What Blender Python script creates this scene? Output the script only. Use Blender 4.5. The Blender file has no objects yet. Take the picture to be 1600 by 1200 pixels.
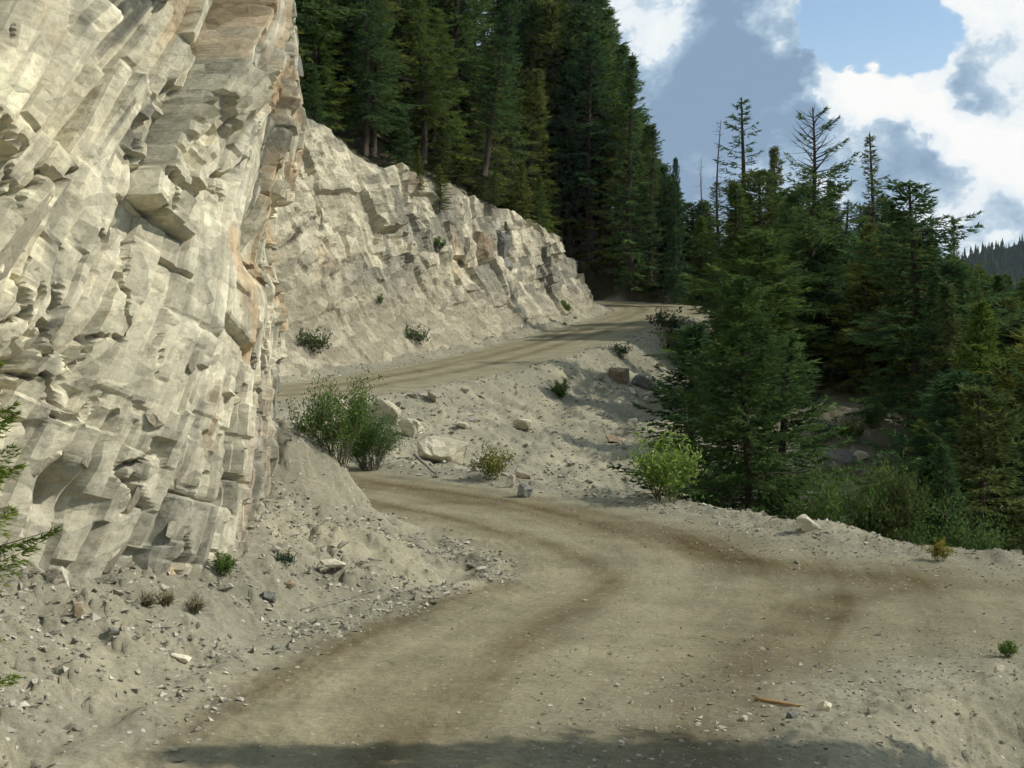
import bpy, bmesh, math, random
import numpy as np
from mathutils import Vector, Matrix

# ------------------------------------------------------------------ camera, sky, sun, exposure
scene = bpy.context.scene
COL = scene.collection
FPX, CX, HY = 2000.0, 800.0, 470.0          # focal length and horizon of the 1600x1200 photograph

cam_data = bpy.data.cameras.new("camera")
cam_data.sensor_width = 36.0
cam_data.lens = FPX / 1600.0 * 36.0
cam_data.shift_y = (HY - 600.0) / 1600.0
cam_data.clip_start = 0.1
cam_data.clip_end = 9000.0
cam = bpy.data.objects.new("camera", cam_data)
COL.objects.link(cam)
cam.location = (0, 0, 0)
cam.rotation_euler = (math.radians(90), 0, 0)
scene.camera = cam

SUN = Vector((0.88, -0.02, 0.68)).normalized()
sun_data = bpy.data.lights.new("sun", 'SUN')
sun_data.energy = 4.6
sun_data.angle = math.radians(0.5)
sun_data.color = (1.0, 0.96, 0.885)
sun = bpy.data.objects.new("sun", sun_data)
COL.objects.link(sun)
sun.location = (40, -20, 60)
sun.rotation_euler = SUN.to_track_quat('Z', 'Y').to_euler()

scene.view_settings.view_transform = 'Standard'
scene.view_settings.look = 'None'
scene.view_settings.exposure = 0.0
scene.view_settings.gamma = 1.0
scene.view_settings.use_curve_mapping = False
scene.cycles.max_bounces = 5
scene.cycles.diffuse_bounces = 2
scene.cycles.glossy_bounces = 2
scene.cycles.transmission_bounces = 3
scene.cycles.transparent_max_bounces = 4
scene.cycles.volume_bounces = 0
scene.cycles.use_denoising = True
scene.cycles.use_adaptive_sampling = True
scene.cycles.adaptive_threshold = 0.04
scene.cycles.adaptive_min_samples = 12
scene.cycles.caustics_reflective = False
scene.cycles.caustics_refractive = False


class NT:
    """small helper round a node tree"""
    def __init__(self, tree):
        self.t = tree
        self.n = tree.nodes
        self.l = tree.links

    def node(self, kind, **kw):
        nd = self.n.new(kind)
        for k, v in kw.items():
            setattr(nd, k, v)
        return nd

    def put(self, sock, v):
        if hasattr(v, 'is_linked') or hasattr(v, 'links'):
            self.l.new(v, sock)
        else:
            sock.default_value = v

    def math(self, op, a, b=0.0, c=None, clamp=False):
        nd = self.node('ShaderNodeMath', operation=op, use_clamp=clamp)
        self.put(nd.inputs[0], a)
        self.put(nd.inputs[1], b)
        if c is not None:
            self.put(nd.inputs[2], c)
        return nd.outputs[0]

    def vmath(self, op, a, b=None, s=None):
        nd = self.node('ShaderNodeVectorMath', operation=op)
        self.put(nd.inputs[0], a)
        if b is not None:
            self.put(nd.inputs[1], b)
        if s is not None:
            self.put(nd.inputs['Scale'], s)
        return nd.outputs[1] if op in ('DOT_PRODUCT', 'LENGTH', 'DISTANCE') else nd.outputs[0]

    def noise(self, vec, scale, detail=4, rough=0.55, dist=0.0, dims='3D'):
        nd = self.node('ShaderNodeTexNoise', noise_dimensions=dims)
        if vec is not None:
            self.l.new(vec, nd.inputs['Vector'])
        nd.inputs['Scale'].default_value = scale
        nd.inputs['Detail'].default_value = detail
        nd.inputs['Roughness'].default_value = rough
        nd.inputs['Distortion'].default_value = dist
        return nd.outputs[0]

    def voronoi(self, vec, scale, feature='F1', out=0):
        nd = self.node('ShaderNodeTexVoronoi', feature=feature)
        if vec is not None:
            self.l.new(vec, nd.inputs['Vector'])
        nd.inputs['Scale'].default_value = scale
        return nd.outputs[out]

    def ramp(self, fac, stops, interp='LINEAR'):
        nd = self.node('ShaderNodeValToRGB')
        cr = nd.color_ramp
        cr.interpolation = interp
        while len(cr.elements) < len(stops):
            cr.elements.new(0.5)
        for e, (p, c) in zip(cr.elements, stops):
            e.position = p
            e.color = (c[0], c[1], c[2], 1) if not isinstance(c, float) else (c, c, c, 1)
        self.put(nd.inputs[0], fac)
        return nd.outputs[0]

    def mix(self, fac, a, b, mode='MIX'):
        nd = self.node('ShaderNodeMix', data_type='RGBA', blend_type=mode)
        self.put(nd.inputs[0], fac)
        for s, v in ((nd.inputs[6], a), (nd.inputs[7], b)):
            if isinstance(v, tuple):
                s.default_value = (v[0], v[1], v[2], 1)
            else:
                self.l.new(v, s)
        return nd.outputs[2]

    def smooth(self, v, lo, hi):
        nd = self.node('ShaderNodeMapRange', interpolation_type='SMOOTHSTEP')
        self.put(nd.inputs[0], v)
        nd.inputs[1].default_value = lo
        nd.inputs[2].default_value = hi
        return nd.outputs[0]


def build_world():
    w = bpy.data.worlds.new("World")
    scene.world = w
    w.use_nodes = True
    w.cycles.sampling_method = 'NONE'
    g = NT(w.node_tree)
    g.n.clear()
    out = g.node('ShaderNodeOutputWorld')
    sky = g.node('ShaderNodeTexSky', sky_type='NISHITA')
    sky.sun_disc = False
    sky.sun_elevation = math.asin(SUN.z)
    sky.sun_rotation = math.atan2(SUN.x, SUN.y)
    sky.air_density = 1.0
    sky.dust_density = 0.6
    sky.ozone_density = 1.5
    bg_sky = g.node('ShaderNodeBackground')
    g.l.new(sky.outputs[0], bg_sky.inputs[0])
    bg_sky.inputs[1].default_value = 0.15
    tc = g.node('ShaderNodeTexCoord')
    d = g.vmath('NORMALIZE', tc.outputs['Generated'])
    sep = g.node('ShaderNodeSeparateXYZ')
    g.l.new(d, sep.inputs[0])
    # flatten a little: clouds are wider than tall
    dd = g.vmath('MULTIPLY', d, (1.0, 1.0, 1.25))

    def blob(vec, px, py, r, amp):
        c = Vector(((px - CX) / FPX, 1.0, (HY - py) / FPX)).normalized()
        dist = g.vmath('DISTANCE', vec, tuple(c))
        return g.math('MULTIPLY', g.smooth(dist, r / FPX, 0.35 * r / FPX), amp)

    wob = g.noise(dd, 11.0, 4, 0.6)
    wnode = wob.node
    wv = g.vmath('SCALE', g.vmath('SUBTRACT', wnode.outputs['Color'], (0.5, 0.5, 0.5)), s=0.085)
    wv2 = g.vmath('SCALE', g.vmath('SUBTRACT', g.noise(dd, 34.0, 4, 0.6).node.outputs['Color'], (0.5, 0.5, 0.5)), s=0.05)
    dw = g.vmath('ADD', g.vmath('ADD', d, wv), wv2)
    # puffy cloud field, one octave set shared by every cloud
    base = g.noise(dd, 5.5, 2, 0.5)
    puff = g.noise(g.vmath('ADD', dd, g.vmath('SCALE', wv, s=0.35)), 22.0, 8, 0.62)
    f = g.math('ADD', g.math('MULTIPLY', base, 0.9), g.math('MULTIPLY', puff, 0.55))
    # clear window between the cloud banks
    cover = g.math('SUBTRACT', f, g.math('ADD', blob(dw, 1372, 10, 135, 0.5), blob(dw, 1310, 65, 70, 0.2)))
    alpha = g.smooth(cover, 0.36, 0.52)
    # sunlit heads of the cumulus
    lit = None
    for px, py, r, a in ((1420, 105, 95, 0.62), (1335, 150, 85, 0.55), (1440, 165, 70, 0.4), (1580, 240, 120, 0.62), (1490, 185, 70, 0.42),
                         (1600, 10, 120, 0.4), (1010, 25, 110, 0.40), (1240, -5, 80, 0.5), (1100, 340, 150, 0.28), (1480, 390, 170, 0.34),
                         (1250, 300, 110, 0.2), (1480, 30, 90, 0.28), (1340, 190, 60, 0.3), (1390, 190, 110, 0.35), (1500, 290, 110, 0.25), (1560, 190, 130, 0.45)):
        b = blob(dw, px, py, r, a)
        lit = b if lit is None else g.math('ADD', lit, b)
    far = g.noise(dd, 3.1, 3, 0.5)
    fill = g.math('MULTIPLY', g.smooth(far, 0.50, 0.66), 0.35)
    shade = None
    for px, py, r, a in ((1150, 170, 190, 0.34), (1540, 330, 80, 0.35), (1580, 90, 110, 0.3), (1400, 300, 120, 0.15), (1180, 90, 150, 0.2), (1060, 220, 130, 0.15), (1470, 260, 70, 0.25)):
        b = blob(dw, px, py, r, a)
        shade = b if shade is None else g.math('ADD', shade, b)
    lum = g.math('ADD', g.math('ADD', g.math('MULTIPLY', lit, 0.72), g.math('MULTIPLY', g.math('SUBTRACT', puff, 0.5), 1.8)), fill)
    lum = g.math('SUBTRACT', g.math('ADD', lum, 0.25), shade)
    ccol = g.ramp(lum, [(0.0, (0.25, 0.36, 0.50)), (0.26, (0.36, 0.49, 0.63)), (0.46, (0.56, 0.68, 0.79)), (0.60, (0.84, 0.90, 0.94)), (1.0, (1.0, 1.0, 0.98))])
    bg_cl = g.node('ShaderNodeBackground')
    g.l.new(ccol, bg_cl.inputs[0])
    bg_cl.inputs[1].default_value = 1.0
    mx = g.node('ShaderNodeMixShader')
    g.l.new(alpha, mx.inputs[0])
    g.l.new(bg_sky.outputs[0], mx.inputs[1])
    g.l.new(bg_cl.outputs[0], mx.inputs[2])
    g.l.new(mx.outputs[0], out.inputs[0])


build_world()

# ------------------------------------------------------------------ numeric helpers
def u32(a):
    return np.asarray(a).astype(np.int64).astype(np.uint32)


def hash2(i, j, seed=0):
    with np.errstate(over='ignore'):
        h = u32(i) * np.uint32(374761393) + u32(j) * np.uint32(668265263) + np.uint32((seed * 2246822519 + 3266489917) & 0xffffffff)
        h = (h ^ (h >> np.uint32(13))) * np.uint32(1274126177)
        h = (h ^ (h >> np.uint32(16))) * np.uint32(2246822519)
        h = h ^ (h >> np.uint32(15))
    return h.astype(np.float64) / 4294967295.0


def vnoise(x, y, seed=0):
    xi, yi = np.floor(x), np.floor(y)
    fx, fy = x - xi, y - yi
    fx = fx * fx * fx * (fx * (fx * 6 - 15) + 10)
    fy = fy * fy * fy * (fy * (fy * 6 - 15) + 10)
    a, b = hash2(xi, yi, seed), hash2(xi + 1, yi, seed)
    c, d = hash2(xi, yi + 1, seed), hash2(xi + 1, yi + 1, seed)
    return (a + (b - a) * fx) * (1 - fy) + (c + (d - c) * fx) * fy


def fbm(x, y, seed=0, oct=4, gain=0.5):
    s, a, n = 0.0, 1.0, 0.0
    for o in range(oct):
        s = s + a * (vnoise(x * 2 ** o + 17.3 * o, y * 2 ** o - 9.1 * o, seed + o) - 0.5)
        n += a
        a *= gain
    return s / n * 2.0          # about -1..1


def sstep(v, lo, hi):
    t = np.clip((v - lo) / (hi - lo), 0, 1)
    return t * t * (3 - 2 * t)


def smax(a, b, k):
    h = np.clip(0.5 + 0.5 * (a - b) / k, 0, 1)
    return b * (1 - h) + a * h + k * h * (1 - h)


def catmull(pts, n=4):
    p = np.array(pts, float)
    p = np.vstack([2 * p[0] - p[1], p, 2 * p[-1] - p[-2]])
    out = []
    for i in range(1, len(p) - 2):
        for t in np.arange(n) / n:
            a, b, c, d = p[i - 1], p[i], p[i + 1], p[i + 2]
            out.append(0.5 * ((2 * b) + (c - a) * t + (2 * a - 5 * b + 4 * c - d) * t * t + (3 * b - a - 3 * c + d) * t ** 3))
    out.append(p[-2])
    return np.array(out)


def poly_dist(P, line, chunk=3000):
    """signed distance (positive to the LEFT of the line) and the nearest point's index along it"""
    L = line.astype(np.float32)
    A, D = L[:-1, :2], L[1:, :2] - L[:-1, :2]
    L2 = (D ** 2).sum(1)
    E = D / L2[:, None]
    ax, ay, dx_, dy_, ex, ey = A[:, 0], A[:, 1], D[:, 0], D[:, 1], E[:, 0], E[:, 1]
    Q = P.astype(np.float32)
    sd = np.empty(len(P))
    ix = np.empty(len(P))
    for s in range(0, len(P), chunk):
        p = Q[s:s + chunk]
        vx = p[:, 0:1] - ax
        vy = p[:, 1:2] - ay
        t = vx * ex
        t += vy * ey
        np.clip(t, 0, 1, out=t)
        dx = vx - t * dx_
        dy = vy - t * dy_
        dx *= dx
        dy *= dy
        dx += dy
        k = dx.argmin(1)
        r = np.arange(len(p))
        cr = dx_[k] * vy[r, k] - dy_[k] * vx[r, k]
        sd[s:s + chunk] = np.sqrt(dx[r, k]) * np.where(cr >= 0, 1, -1)
        ix[s:s + chunk] = k + t[r, k]
    return sd, ix


def along(line, ix, col):
    k = np.clip(np.floor(ix).astype(int), 0, len(line) - 2)
    f = ix - k
    return line[k, col] * (1 - f) + line[k + 1, col] * f


# ------------------------------------------------------------------ the lie of the land (metres, camera at the origin)
CENTRE_NEAR = catmull([(-0.4, -60, -1.0), (-0.4, -10, -2.75), (-0.4, 0, -3.15), (-0.35, 9.5, -3.5), (0.4, 14.7, -3.95), (1.7, 18.5, -4.3), (2.3, 22.5, -4.45), (0.9, 26.6, -4.5),
                       (-2.2, 30.2, -4.5), (-9, 36.5, -4.5), (-18, 40.8, -4.6), (-27, 43, -4.7), (-33.5, 47, -4.7)])
CENTRE_FAR = catmull([(-33.5, 47, -4.7), (-30, 54, -4.65), (-20, 58, -4.6), (-10, 62, -4.5), (-6, 69.5, -4.25), (-2, 78, -3.85), (5, 95, -2.65), (10.5, 108, -1.55),
                      (13.4, 117, -0.85), (12.5, 125, -0.4), (6, 134, 0.1), (-4, 141, 0.7), (-20, 149, 1.8), (-60, 168, 5)])
LEFT_NEAR = catmull([(-3.8, -60), (-3.6, -10), (-3.3, 4), (-3.1, 9.5), (-2.4, 14.7), (-1.25, 18), (-0.35, 20.3), (-0.5, 22.3), (-1.7, 24.8), (-3.4, 27.2),
                     (-9, 31.8), (-18, 36.3), (-28, 38.4), (-37, 44), (-38, 50)])
RIGHT_NEAR = catmull([(3.2, -60), (2.6, -10), (2.4, 4), (2.3, 8), (2.4, 9.8), (3.3, 11.6), (5.4, 13.3), (9.0, 15.0), (11.4, 17.8), (10.4, 20.6), (8.3, 22.6), (6.6, 23.6), (5.3, 26.3),
                      (2.9, 29.7), (-0.5, 33.1), (-5.1, 37.2), (-12, 42), (-20, 45.5), (-25.5, 47.5), (-27, 50)])
LEFT_FAR = catmull([(-38, 46), (-36, 55), (-23, 62.5), (-13.2, 65.2), (-9.4, 71.2), (-5.4, 79.6), (1.6, 96.6), (6.9, 109.6), (9.2, 117.5), (8.6, 123.5), (3.3, 130.6),
                    (-6, 137.2), (-22, 145), (-62, 164)])
RIGHT_FAR = catmull([(-26.5, 47), (-25, 51), (-16, 55.2), (-7.2, 59.2), (-2.4, 67.6), (1.6, 76.2), (8.6, 93.2), (13.6, 105.2), (18.6, 113), (20.5, 118.5), (17.5, 126.5),
                     (9.5, 138), (-1.5, 146.0), (-18, 154), (-58, 173)])
CLIFF_BASE = catmull([(-7.4, -60), (-7.2, -20), (-6.7, 2), (-6.2, 8), (-5.75, 12.4), (-4.75, 14.4), (-4.0, 15.9), (-3.85, 17.6), (-4.0, 19.6), (-4.22, 21.6), (-4.75, 23.3), (-6.9, 25.6),
                      (-10.5, 28), (-18, 32), (-29, 34), (-41, 42), (-42, 52)])
DRAW = catmull([(-24, 48.5, -5.0), (-10, 48.5, -5.3), (-4, 48, -6.0), (2, 46.5, -8.2), (9, 42, -12), (20, 37, -18.5), (40, 28, -30), (110, -5, -70), (300, -90, -150)])
SPUR = catmull([(-60, 190, 6), (0, 158, 0.8), (12, 143, -0.2), (21, 130, -0.8), (25, 112, -1.4), (23, 92, -2.6), (20, 76, -4.4), (17.2, 63, -6.4), (16.2, 53, -8.6), (17.5, 44, -13), (22, 33, -21), (40, 10, -38)])


def near_z(P):
    _, ix = poly_dist(P, CENTRE_NEAR)
    return along(CENTRE_NEAR, ix, 2)


def cut_height(y):
    return np.interp(y, [40, 60, 70, 78, 84, 90, 98, 104, 110, 116, 122, 135, 150], [20, 19.5, 18.5, 15.6, 12.6, 11.2, 10.6, 9.4, 7.4, 5.2, 4.2, 4, 4])


def terrain(P, noise=True, zones=False):
    """height of the ground under every (x, y); zones=True also returns what each point is"""
    x, y = P[:, 0], P[:, 1]
    # lower road
    dcn, ixn = poly_dist(P, CENTRE_NEAR)
    zn = along(CENTRE_NEAR, ixn, 2)
    dln, _ = poly_dist(P, LEFT_NEAR)
    drn, ixr = poly_dist(P, RIGHT_NEAR)
    drn = -drn
    dc, ixc = poly_dist(P, CLIFF_BASE)
    outl = np.maximum(dln, 0)
    t = np.clip(outl / np.maximum(outl + np.maximum(-dc, 0), 1e-3), 0, 1)
    htal = np.interp(y, [-20, 8, 13, 16, 19, 22, 25, 30], [1.2, 1.1, 0.95, 0.6, 0.75, 1.2, 1.4, 1.4])
    talus = htal * t ** 1.25 + 1.25 * np.exp(-(((x + 3.95) / 1.15) ** 2 + ((y - 23.9) / 1.7) ** 2)) * sstep(outl, 0, 1.4)
    talus -= 0.10 * np.exp(-((outl - 0.55) / 0.3) ** 2) * (outl > 0)
    up = np.clip((dc - 0.9) * 2.6, 0, 13.5) + 0.65 * np.maximum(dc - 6.1, 0)
    rough = fbm(x * 1.1, y * 1.1, 5, 4) if noise else 0
    outr = np.maximum(drn, 0)
    fall = 0.66 * outr - 0.25 * (1 - np.exp(-outr / 0.5))
    a = zn + np.where(dln > 0, talus + up, 0) - np.where(drn > 0, fall, 0)
    # windrows of loose dirt along both edges of the lower road
    wl = np.exp(-((dln - 0.10) / 0.24) ** 2) * (0.05 + 0.13 * (rough if noise else 0)) * sstep(y, 2, 8)
    wr = np.exp(-((drn + 0.45) / 0.42) ** 2) * (0.05 + 0.18 * (rough if noise else 0)) * (dln < 0)
    wr += 0.22 * np.exp(-(((x - 6.0) / 1.1) ** 2 + ((y - 24.4) / 1.2) ** 2))
    a = a + np.maximum(wl, 0) + np.maximum(wr, 0) * sstep(y, 12, 20)
    # upper road
    dcf, ixf = poly_dist(P, CENTRE_FAR)
    zf = along(CENTRE_FAR, ixf, 2)
    dlf, ixl = poly_dist(P, LEFT_FAR)
    yl = along(LEFT_FAR, ixl, 1)
    drf, _ = poly_dist(P, RIGHT_FAR)
    drf = -drf
    hc = cut_height(yl)
    o = np.maximum(dlf - 1.9, 0)
    cut = np.minimum(o * 1.5, hc - 0.5) + 0.72 * np.maximum(o - (hc - 0.5) / 1.5, 0)
    foot = 0.22 * np.clip(dlf, 0, 1.9) - 0.16 * np.exp(-((dlf - 0.5) / 0.35) ** 2)
    outf = np.maximum(drf, 0)
    b = zf + np.where(dlf > 0, cut + foot, 0) - np.where(drf > 0, 0.64 * outf - 0.3 * (1 - np.exp(-outf / 0.6)), 0)
    beyond = np.minimum(0.95 * np.maximum(drf - 1.0, 0), 1.15 * (0.128 * y - x))
    beyond = np.where((y > 124) & (drf > 0), beyond, 0)
    b = np.where(beyond > 0, zf + np.minimum(beyond, 60), b)
    # draw between the roads, and the wooded spur beyond it
    dd, ixd = poly_dist(P, DRAW)
    fl = along(DRAW, ixd, 2) + 0.05 * np.abs(dd)
    ds, ixs = poly_dist(P, SPUR)
    sp = along(SPUR, ixs, 2) - 0.56 * np.sqrt(ds * ds + 9.0) + 1.5
    z = smax(smax(a, b, 0.25), smax(np.minimum(fl, 0), sp, 2.0), 0.4)
    z = np.maximum(z, -150)
    on_near = (dln <= 0) & (drn <= 0)
    on_far = (dlf <= 0) & (drf <= 0)
    onroad = on_near | on_far
    if noise:
        off = np.minimum(np.maximum(dln, drn), np.maximum(dlf, drf))
        m = sstep(off, -0.3, 1.2)
        mn = sstep(off, 3, 12)
        slope_n = fbm(x * 0.5, y * 0.5, 11, 4) * 0.28 + fbm(x * 2.6, y * 2.6, 21, 3) * 0.09
        z = z + m * slope_n + mn * fbm(x * 0.13, y * 0.13, 31, 3) * 1.0
        gl = sstep(drf, 0.5, 3.0) * (dlf < 0) * sstep(y, 40, 50)
        z = z - gl * (0.45 * np.abs(fbm(ixf * 0.9, drf * 0.06, 36, 3)) + 0.16 * np.abs(fbm(ixf * 3.5, drf * 0.12, 37, 2)))
        # blocky relief of rubble on the bare slopes
        cell = hash2(np.floor(x * 2.3 + rough), np.floor(y * 2.3 + rough), 41)
        z = z + m * np.maximum(cell - 0.72, 0) * 0.35
        cell2 = hash2(np.floor(x * 6.5 + 1.3 * rough), np.floor(y * 6.5 + 1.7 * rough), 42)
        z = z + m * np.maximum(cell2 - 0.6, 0) * 0.16 + m * 0.05 * fbm(x * 5, y * 5, 43, 3)
        # shoulder gravel and ruts
        sh = sstep(dcn * 0 + np.minimum(np.abs(dln), np.abs(drn)), 1.6, 0.2) * on_near
        z = z + (0.012 + 0.022 * sh) * fbm(x * 7, y * 7, 51, 3) * onroad + 0.03 * fbm(x * 0.6, y * 0.6, 61, 2) * onroad
        near_b = np.exp(-((drn) / 0.5) ** 2) * sstep(y, 8, 11)
        z = z + near_b * 0.06 * fbm(x * 3, y * 3, 71, 3)
    if not zones:
        return z
    return z, dict(dln=dln, drn=drn, dlf=dlf, drf=drf, dc=dc, ds=ds, dcn=dcn, dcf=dcf, ixn=ixn, ixf=ixf, on_near=on_near, on_far=on_far, dd=dd, hill2=beyond)


def ground(x, y):
    return float(terrain(np.array([[x, y]], float))[0])


# ------------------------------------------------------------------ mesh and object helpers
def np_mesh(name, verts, faces, smooth=False, col=None):
    """faces: (n,3) or (n,4) int array"""
    me = bpy.data.meshes.new(name)
    v = np.ascontiguousarray(verts, np.float32)
    f = np.ascontiguousarray(faces, np.int32)
    k = f.shape[1]
    me.vertices.add(len(v))
    me.vertices.foreach_set('co', v.ravel())
    me.loops.add(f.size)
    me.loops.foreach_set('vertex_index', f.ravel())
    me.polygons.add(len(f))
    me.polygons.foreach_set('loop_start', np.arange(0, f.size, k, dtype=np.int32))
    me.polygons.foreach_set('loop_total', np.full(len(f), k, np.int32))
    me.polygons.foreach_set('use_smooth', np.full(len(f), bool(smooth)))
    if col is not None:
        at = me.attributes.new('Col', 'FLOAT_COLOR', 'POINT')
        c = np.ones((len(v), 4), np.float32)
        c[:, :3] = col
        at.data.foreach_set('color', c.ravel())
    me.update(calc_edges=True)
    return me


def link(name, mesh, mat=None, parent=None, loc=None):
    o = bpy.data.objects.new(name, mesh)
    COL.objects.link(o)
    if mat is not None and not mesh.materials:
        mesh.materials.append(mat)
    if parent is not None:
        o.parent = parent
    if loc is not None:
        o.location = loc
    return o


def tag(o, label=None, cat=None, group=None, kind=None):
    for k, v in (('label', label), ('category', cat), ('group', group), ('kind', kind)):
        if v:
            o[k] = v
    return o


def empty(name, loc, rz=0.0, s=1.0):
    o = bpy.data.objects.new(name, None)
    COL.objects.link(o)
    o.empty_display_size = 0.3
    o.location = loc
    o.rotation_euler = (0, 0, rz)
    o.scale = (s, s, s) if not hasattr(s, '__len__') else s
    return o


def grid_faces(nr, nc):
    i = np.arange(nr - 1)[:, None] * nc + np.arange(nc - 1)[None, :]
    i = i.ravel()
    return np.stack([i, i + 1, i + nc + 1, i + nc], 1)


# ------------------------------------------------------------------ materials
def new_mat(name):
    m = bpy.data.materials.new(name)
    m.use_nodes = True
    g = NT(m.node_tree)
    g.n.remove(g.n['Principled BSDF'])
    bs = g.node('ShaderNodeBsdfDiffuse')
    bs.inputs['Roughness'].default_value = 0.6
    g.l.new(bs.outputs[0], g.n['Material Output'].inputs[0])
    return m, g, bs


def earth_material():
    m, g, bs = new_mat('earth')
    tc = g.node('ShaderNodeTexCoord').outputs['Object']
    at = g.node('ShaderNodeAttribute', attribute_name='Col').outputs['Color']
    big = g.noise(tc, 0.9, 6, 0.6)
    fine = g.noise(tc, 14.0, 6, 0.7)
    grit = g.noise(tc, 60.0, 3, 0.7)
    v = g.math('ADD', g.math('MULTIPLY', big, 0.5), g.math('ADD', g.math('MULTIPLY', fine, 0.55), g.math('MULTIPLY', grit, 0.45)))
    c = g.mix(1.0, at, g.ramp(v, [(0.45, 0.46), (0.75, 0.98), (1.0, 1.5)]), 'MULTIPLY')
    # scattered pale chips and dark pebbles
    vd = g.node('ShaderNodeTexVoronoi', feature='F1')
    g.l.new(tc, vd.inputs['Vector'])
    vd.inputs['Scale'].default_value = 11.0
    rnd = g.node('ShaderNodeSeparateColor')
    g.l.new(vd.outputs['Color'], rnd.inputs[0])
    chip = g.math('MULTIPLY', g.smooth(vd.outputs['Distance'], 0.30, 0.22), g.math('GREATER_THAN', rnd.outputs[0], 0.80))
    tone = g.ramp(rnd.outputs[1], [(0.0, (0.16, 0.14, 0.11)), (0.5, (0.34, 0.32, 0.26)), (1.0, (0.55, 0.52, 0.44))])
    amt = g.node('ShaderNodeAttribute', attribute_name='chips').outputs['Fac']
    c = g.mix(g.math('MULTIPLY', chip, amt), c, tone)
    g.l.new(c, bs.inputs['Color'])
    h = g.math('ADD', g.math('MULTIPLY', fine, 0.6), g.math('ADD', g.math('MULTIPLY', grit, 0.25), g.math('MULTIPLY', g.math('MULTIPLY', chip, amt), 0.5)))
    bp = g.node('ShaderNodeBump')
    bp.inputs['Strength'].default_value = 0.55
    bp.inputs['Distance'].default_value = 0.05
    g.l.new(h, bp.inputs['Height'])
    g.l.new(bp.outputs[0], bs.inputs['Normal'])
    return m


def rock_material(name, bump=0.06, scale=1.0, use_attr=True, tint=(0.5, 0.46, 0.36), spread=0.29):
    m, g, bs = new_mat(name)
    tc = g.node('ShaderNodeTexCoord').outputs['Object']
    mp = g.node('ShaderNodeMapping')
    g.l.new(tc, mp.inputs[0])
    mp.inputs['Rotation'].default_value = (0.0, math.radians(-40), 0.5)
    mp.inputs['Scale'].default_value = (scale, scale, scale * 3.2)
    st = g.noise(mp.outputs[0], 2.6, 7, 0.65, 0.4)
    fine = g.noise(tc, 16.0 * scale, 6, 0.72)
    med = g.noise(tc, 2.1 * scale, 5, 0.6)
    if use_attr:
        base = g.node('ShaderNodeAttribute', attribute_name='Col').outputs['Color']
    else:
        oi = g.node('ShaderNodeObjectInfo').outputs['Random']
        base = g.mix(g.math('MULTIPLY', oi, 1.0), tuple(t * (0.91 - spread) for t in tint), tuple(t * (0.91 + spread) for t in tint))
    v = g.math('ADD', g.math('MULTIPLY', st, 0.28), g.math('MULTIPLY', fine, 0.72))
    c = g.mix(1.0, base, g.ramp(v, [(0.28, 0.66), (0.5, 0.98), (0.72, 1.14)]), 'MULTIPLY')
    c = g.mix(g.math('MULTIPLY', g.smooth(med, 0.58, 0.74), 0.35), c, (0.50, 0.40, 0.26))
    c = g.mix(g.math('MULTIPLY', g.smooth(st, 0.40, 0.30), 0.25), c, (0.20, 0.185, 0.14))
    g.l.new(c, bs.inputs['Color'])
    def facets(sc, stretch):
        q = g.node('ShaderNodeMapping')
        g.l.new(tc, q.inputs[0])
        q.inputs['Rotation'].default_value = (0.0, math.radians(-42), 0.5)
        q.inputs['Scale'].default_value = (sc * scale, sc * scale, sc * scale * stretch)
        vo = g.node('ShaderNodeTexVoronoi', feature='F1')
        g.l.new(q.outputs[0], vo.inputs['Vector'])
        vo.inputs['Scale'].default_value = 1.0
        dlt = g.vmath('SUBTRACT', q.outputs[0], vo.outputs['Position'])
        rc = g.vmath('SUBTRACT', vo.outputs['Color'], (0.5, 0.5, 0.5))
        return g.vmath('DOT_PRODUCT', dlt, rc), vo.outputs['Color']
    f1, fc1 = facets(2.6, 2.0)
    f2, _ = facets(8.0, 1.8)
    sepc = g.node('ShaderNodeSeparateColor')
    g.l.new(fc1, sepc.inputs[0])
    c = g.mix(1.0, c, g.ramp(sepc.outputs[0], [(0.0, 0.80), (1.0, 1.14)]), 'MULTIPLY')
    g.l.new(c, bs.inputs['Color'])
    h = g.math('ADD', g.math('MULTIPLY', f1, 2.0), g.math('ADD', g.math('MULTIPLY', f2, 0.7), g.math('MULTIPLY', fine, 0.30)))
    bp = g.node('ShaderNodeBump')
    bp.inputs['Strength'].default_value = 0.7
    bp.inputs['Distance'].default_value = bump
    g.l.new(h, bp.inputs['Height'])
    g.l.new(bp.outputs[0], bs.inputs['Normal'])
    return m


MAT_EARTH = earth_material()
MAT_CLIFF = rock_material('cliff_rock', 0.05, 1.0)
MAT_CUT = rock_material('far_cut_rock', 0.16, 0.4)
MAT_STONE = rock_material('loose_stone', 0.03, 1.6, use_attr=False)

# ------------------------------------------------------------------ ground sheet
def track(pts):
    """a wheel track on the lower road, given as picture points and dropped onto the road surface"""
    out = []
    for px, py in pts:
        y = 20.0
        for _ in range(30):
            z = near_z(np.array([[(px - CX) / FPX * y, y]]))[0]
            y = 0.5 * y + 0.5 * (-z * FPX / (py - HY))
        out.append(((px - CX) / FPX * y, y))
    return catmull(out, 5)


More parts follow.
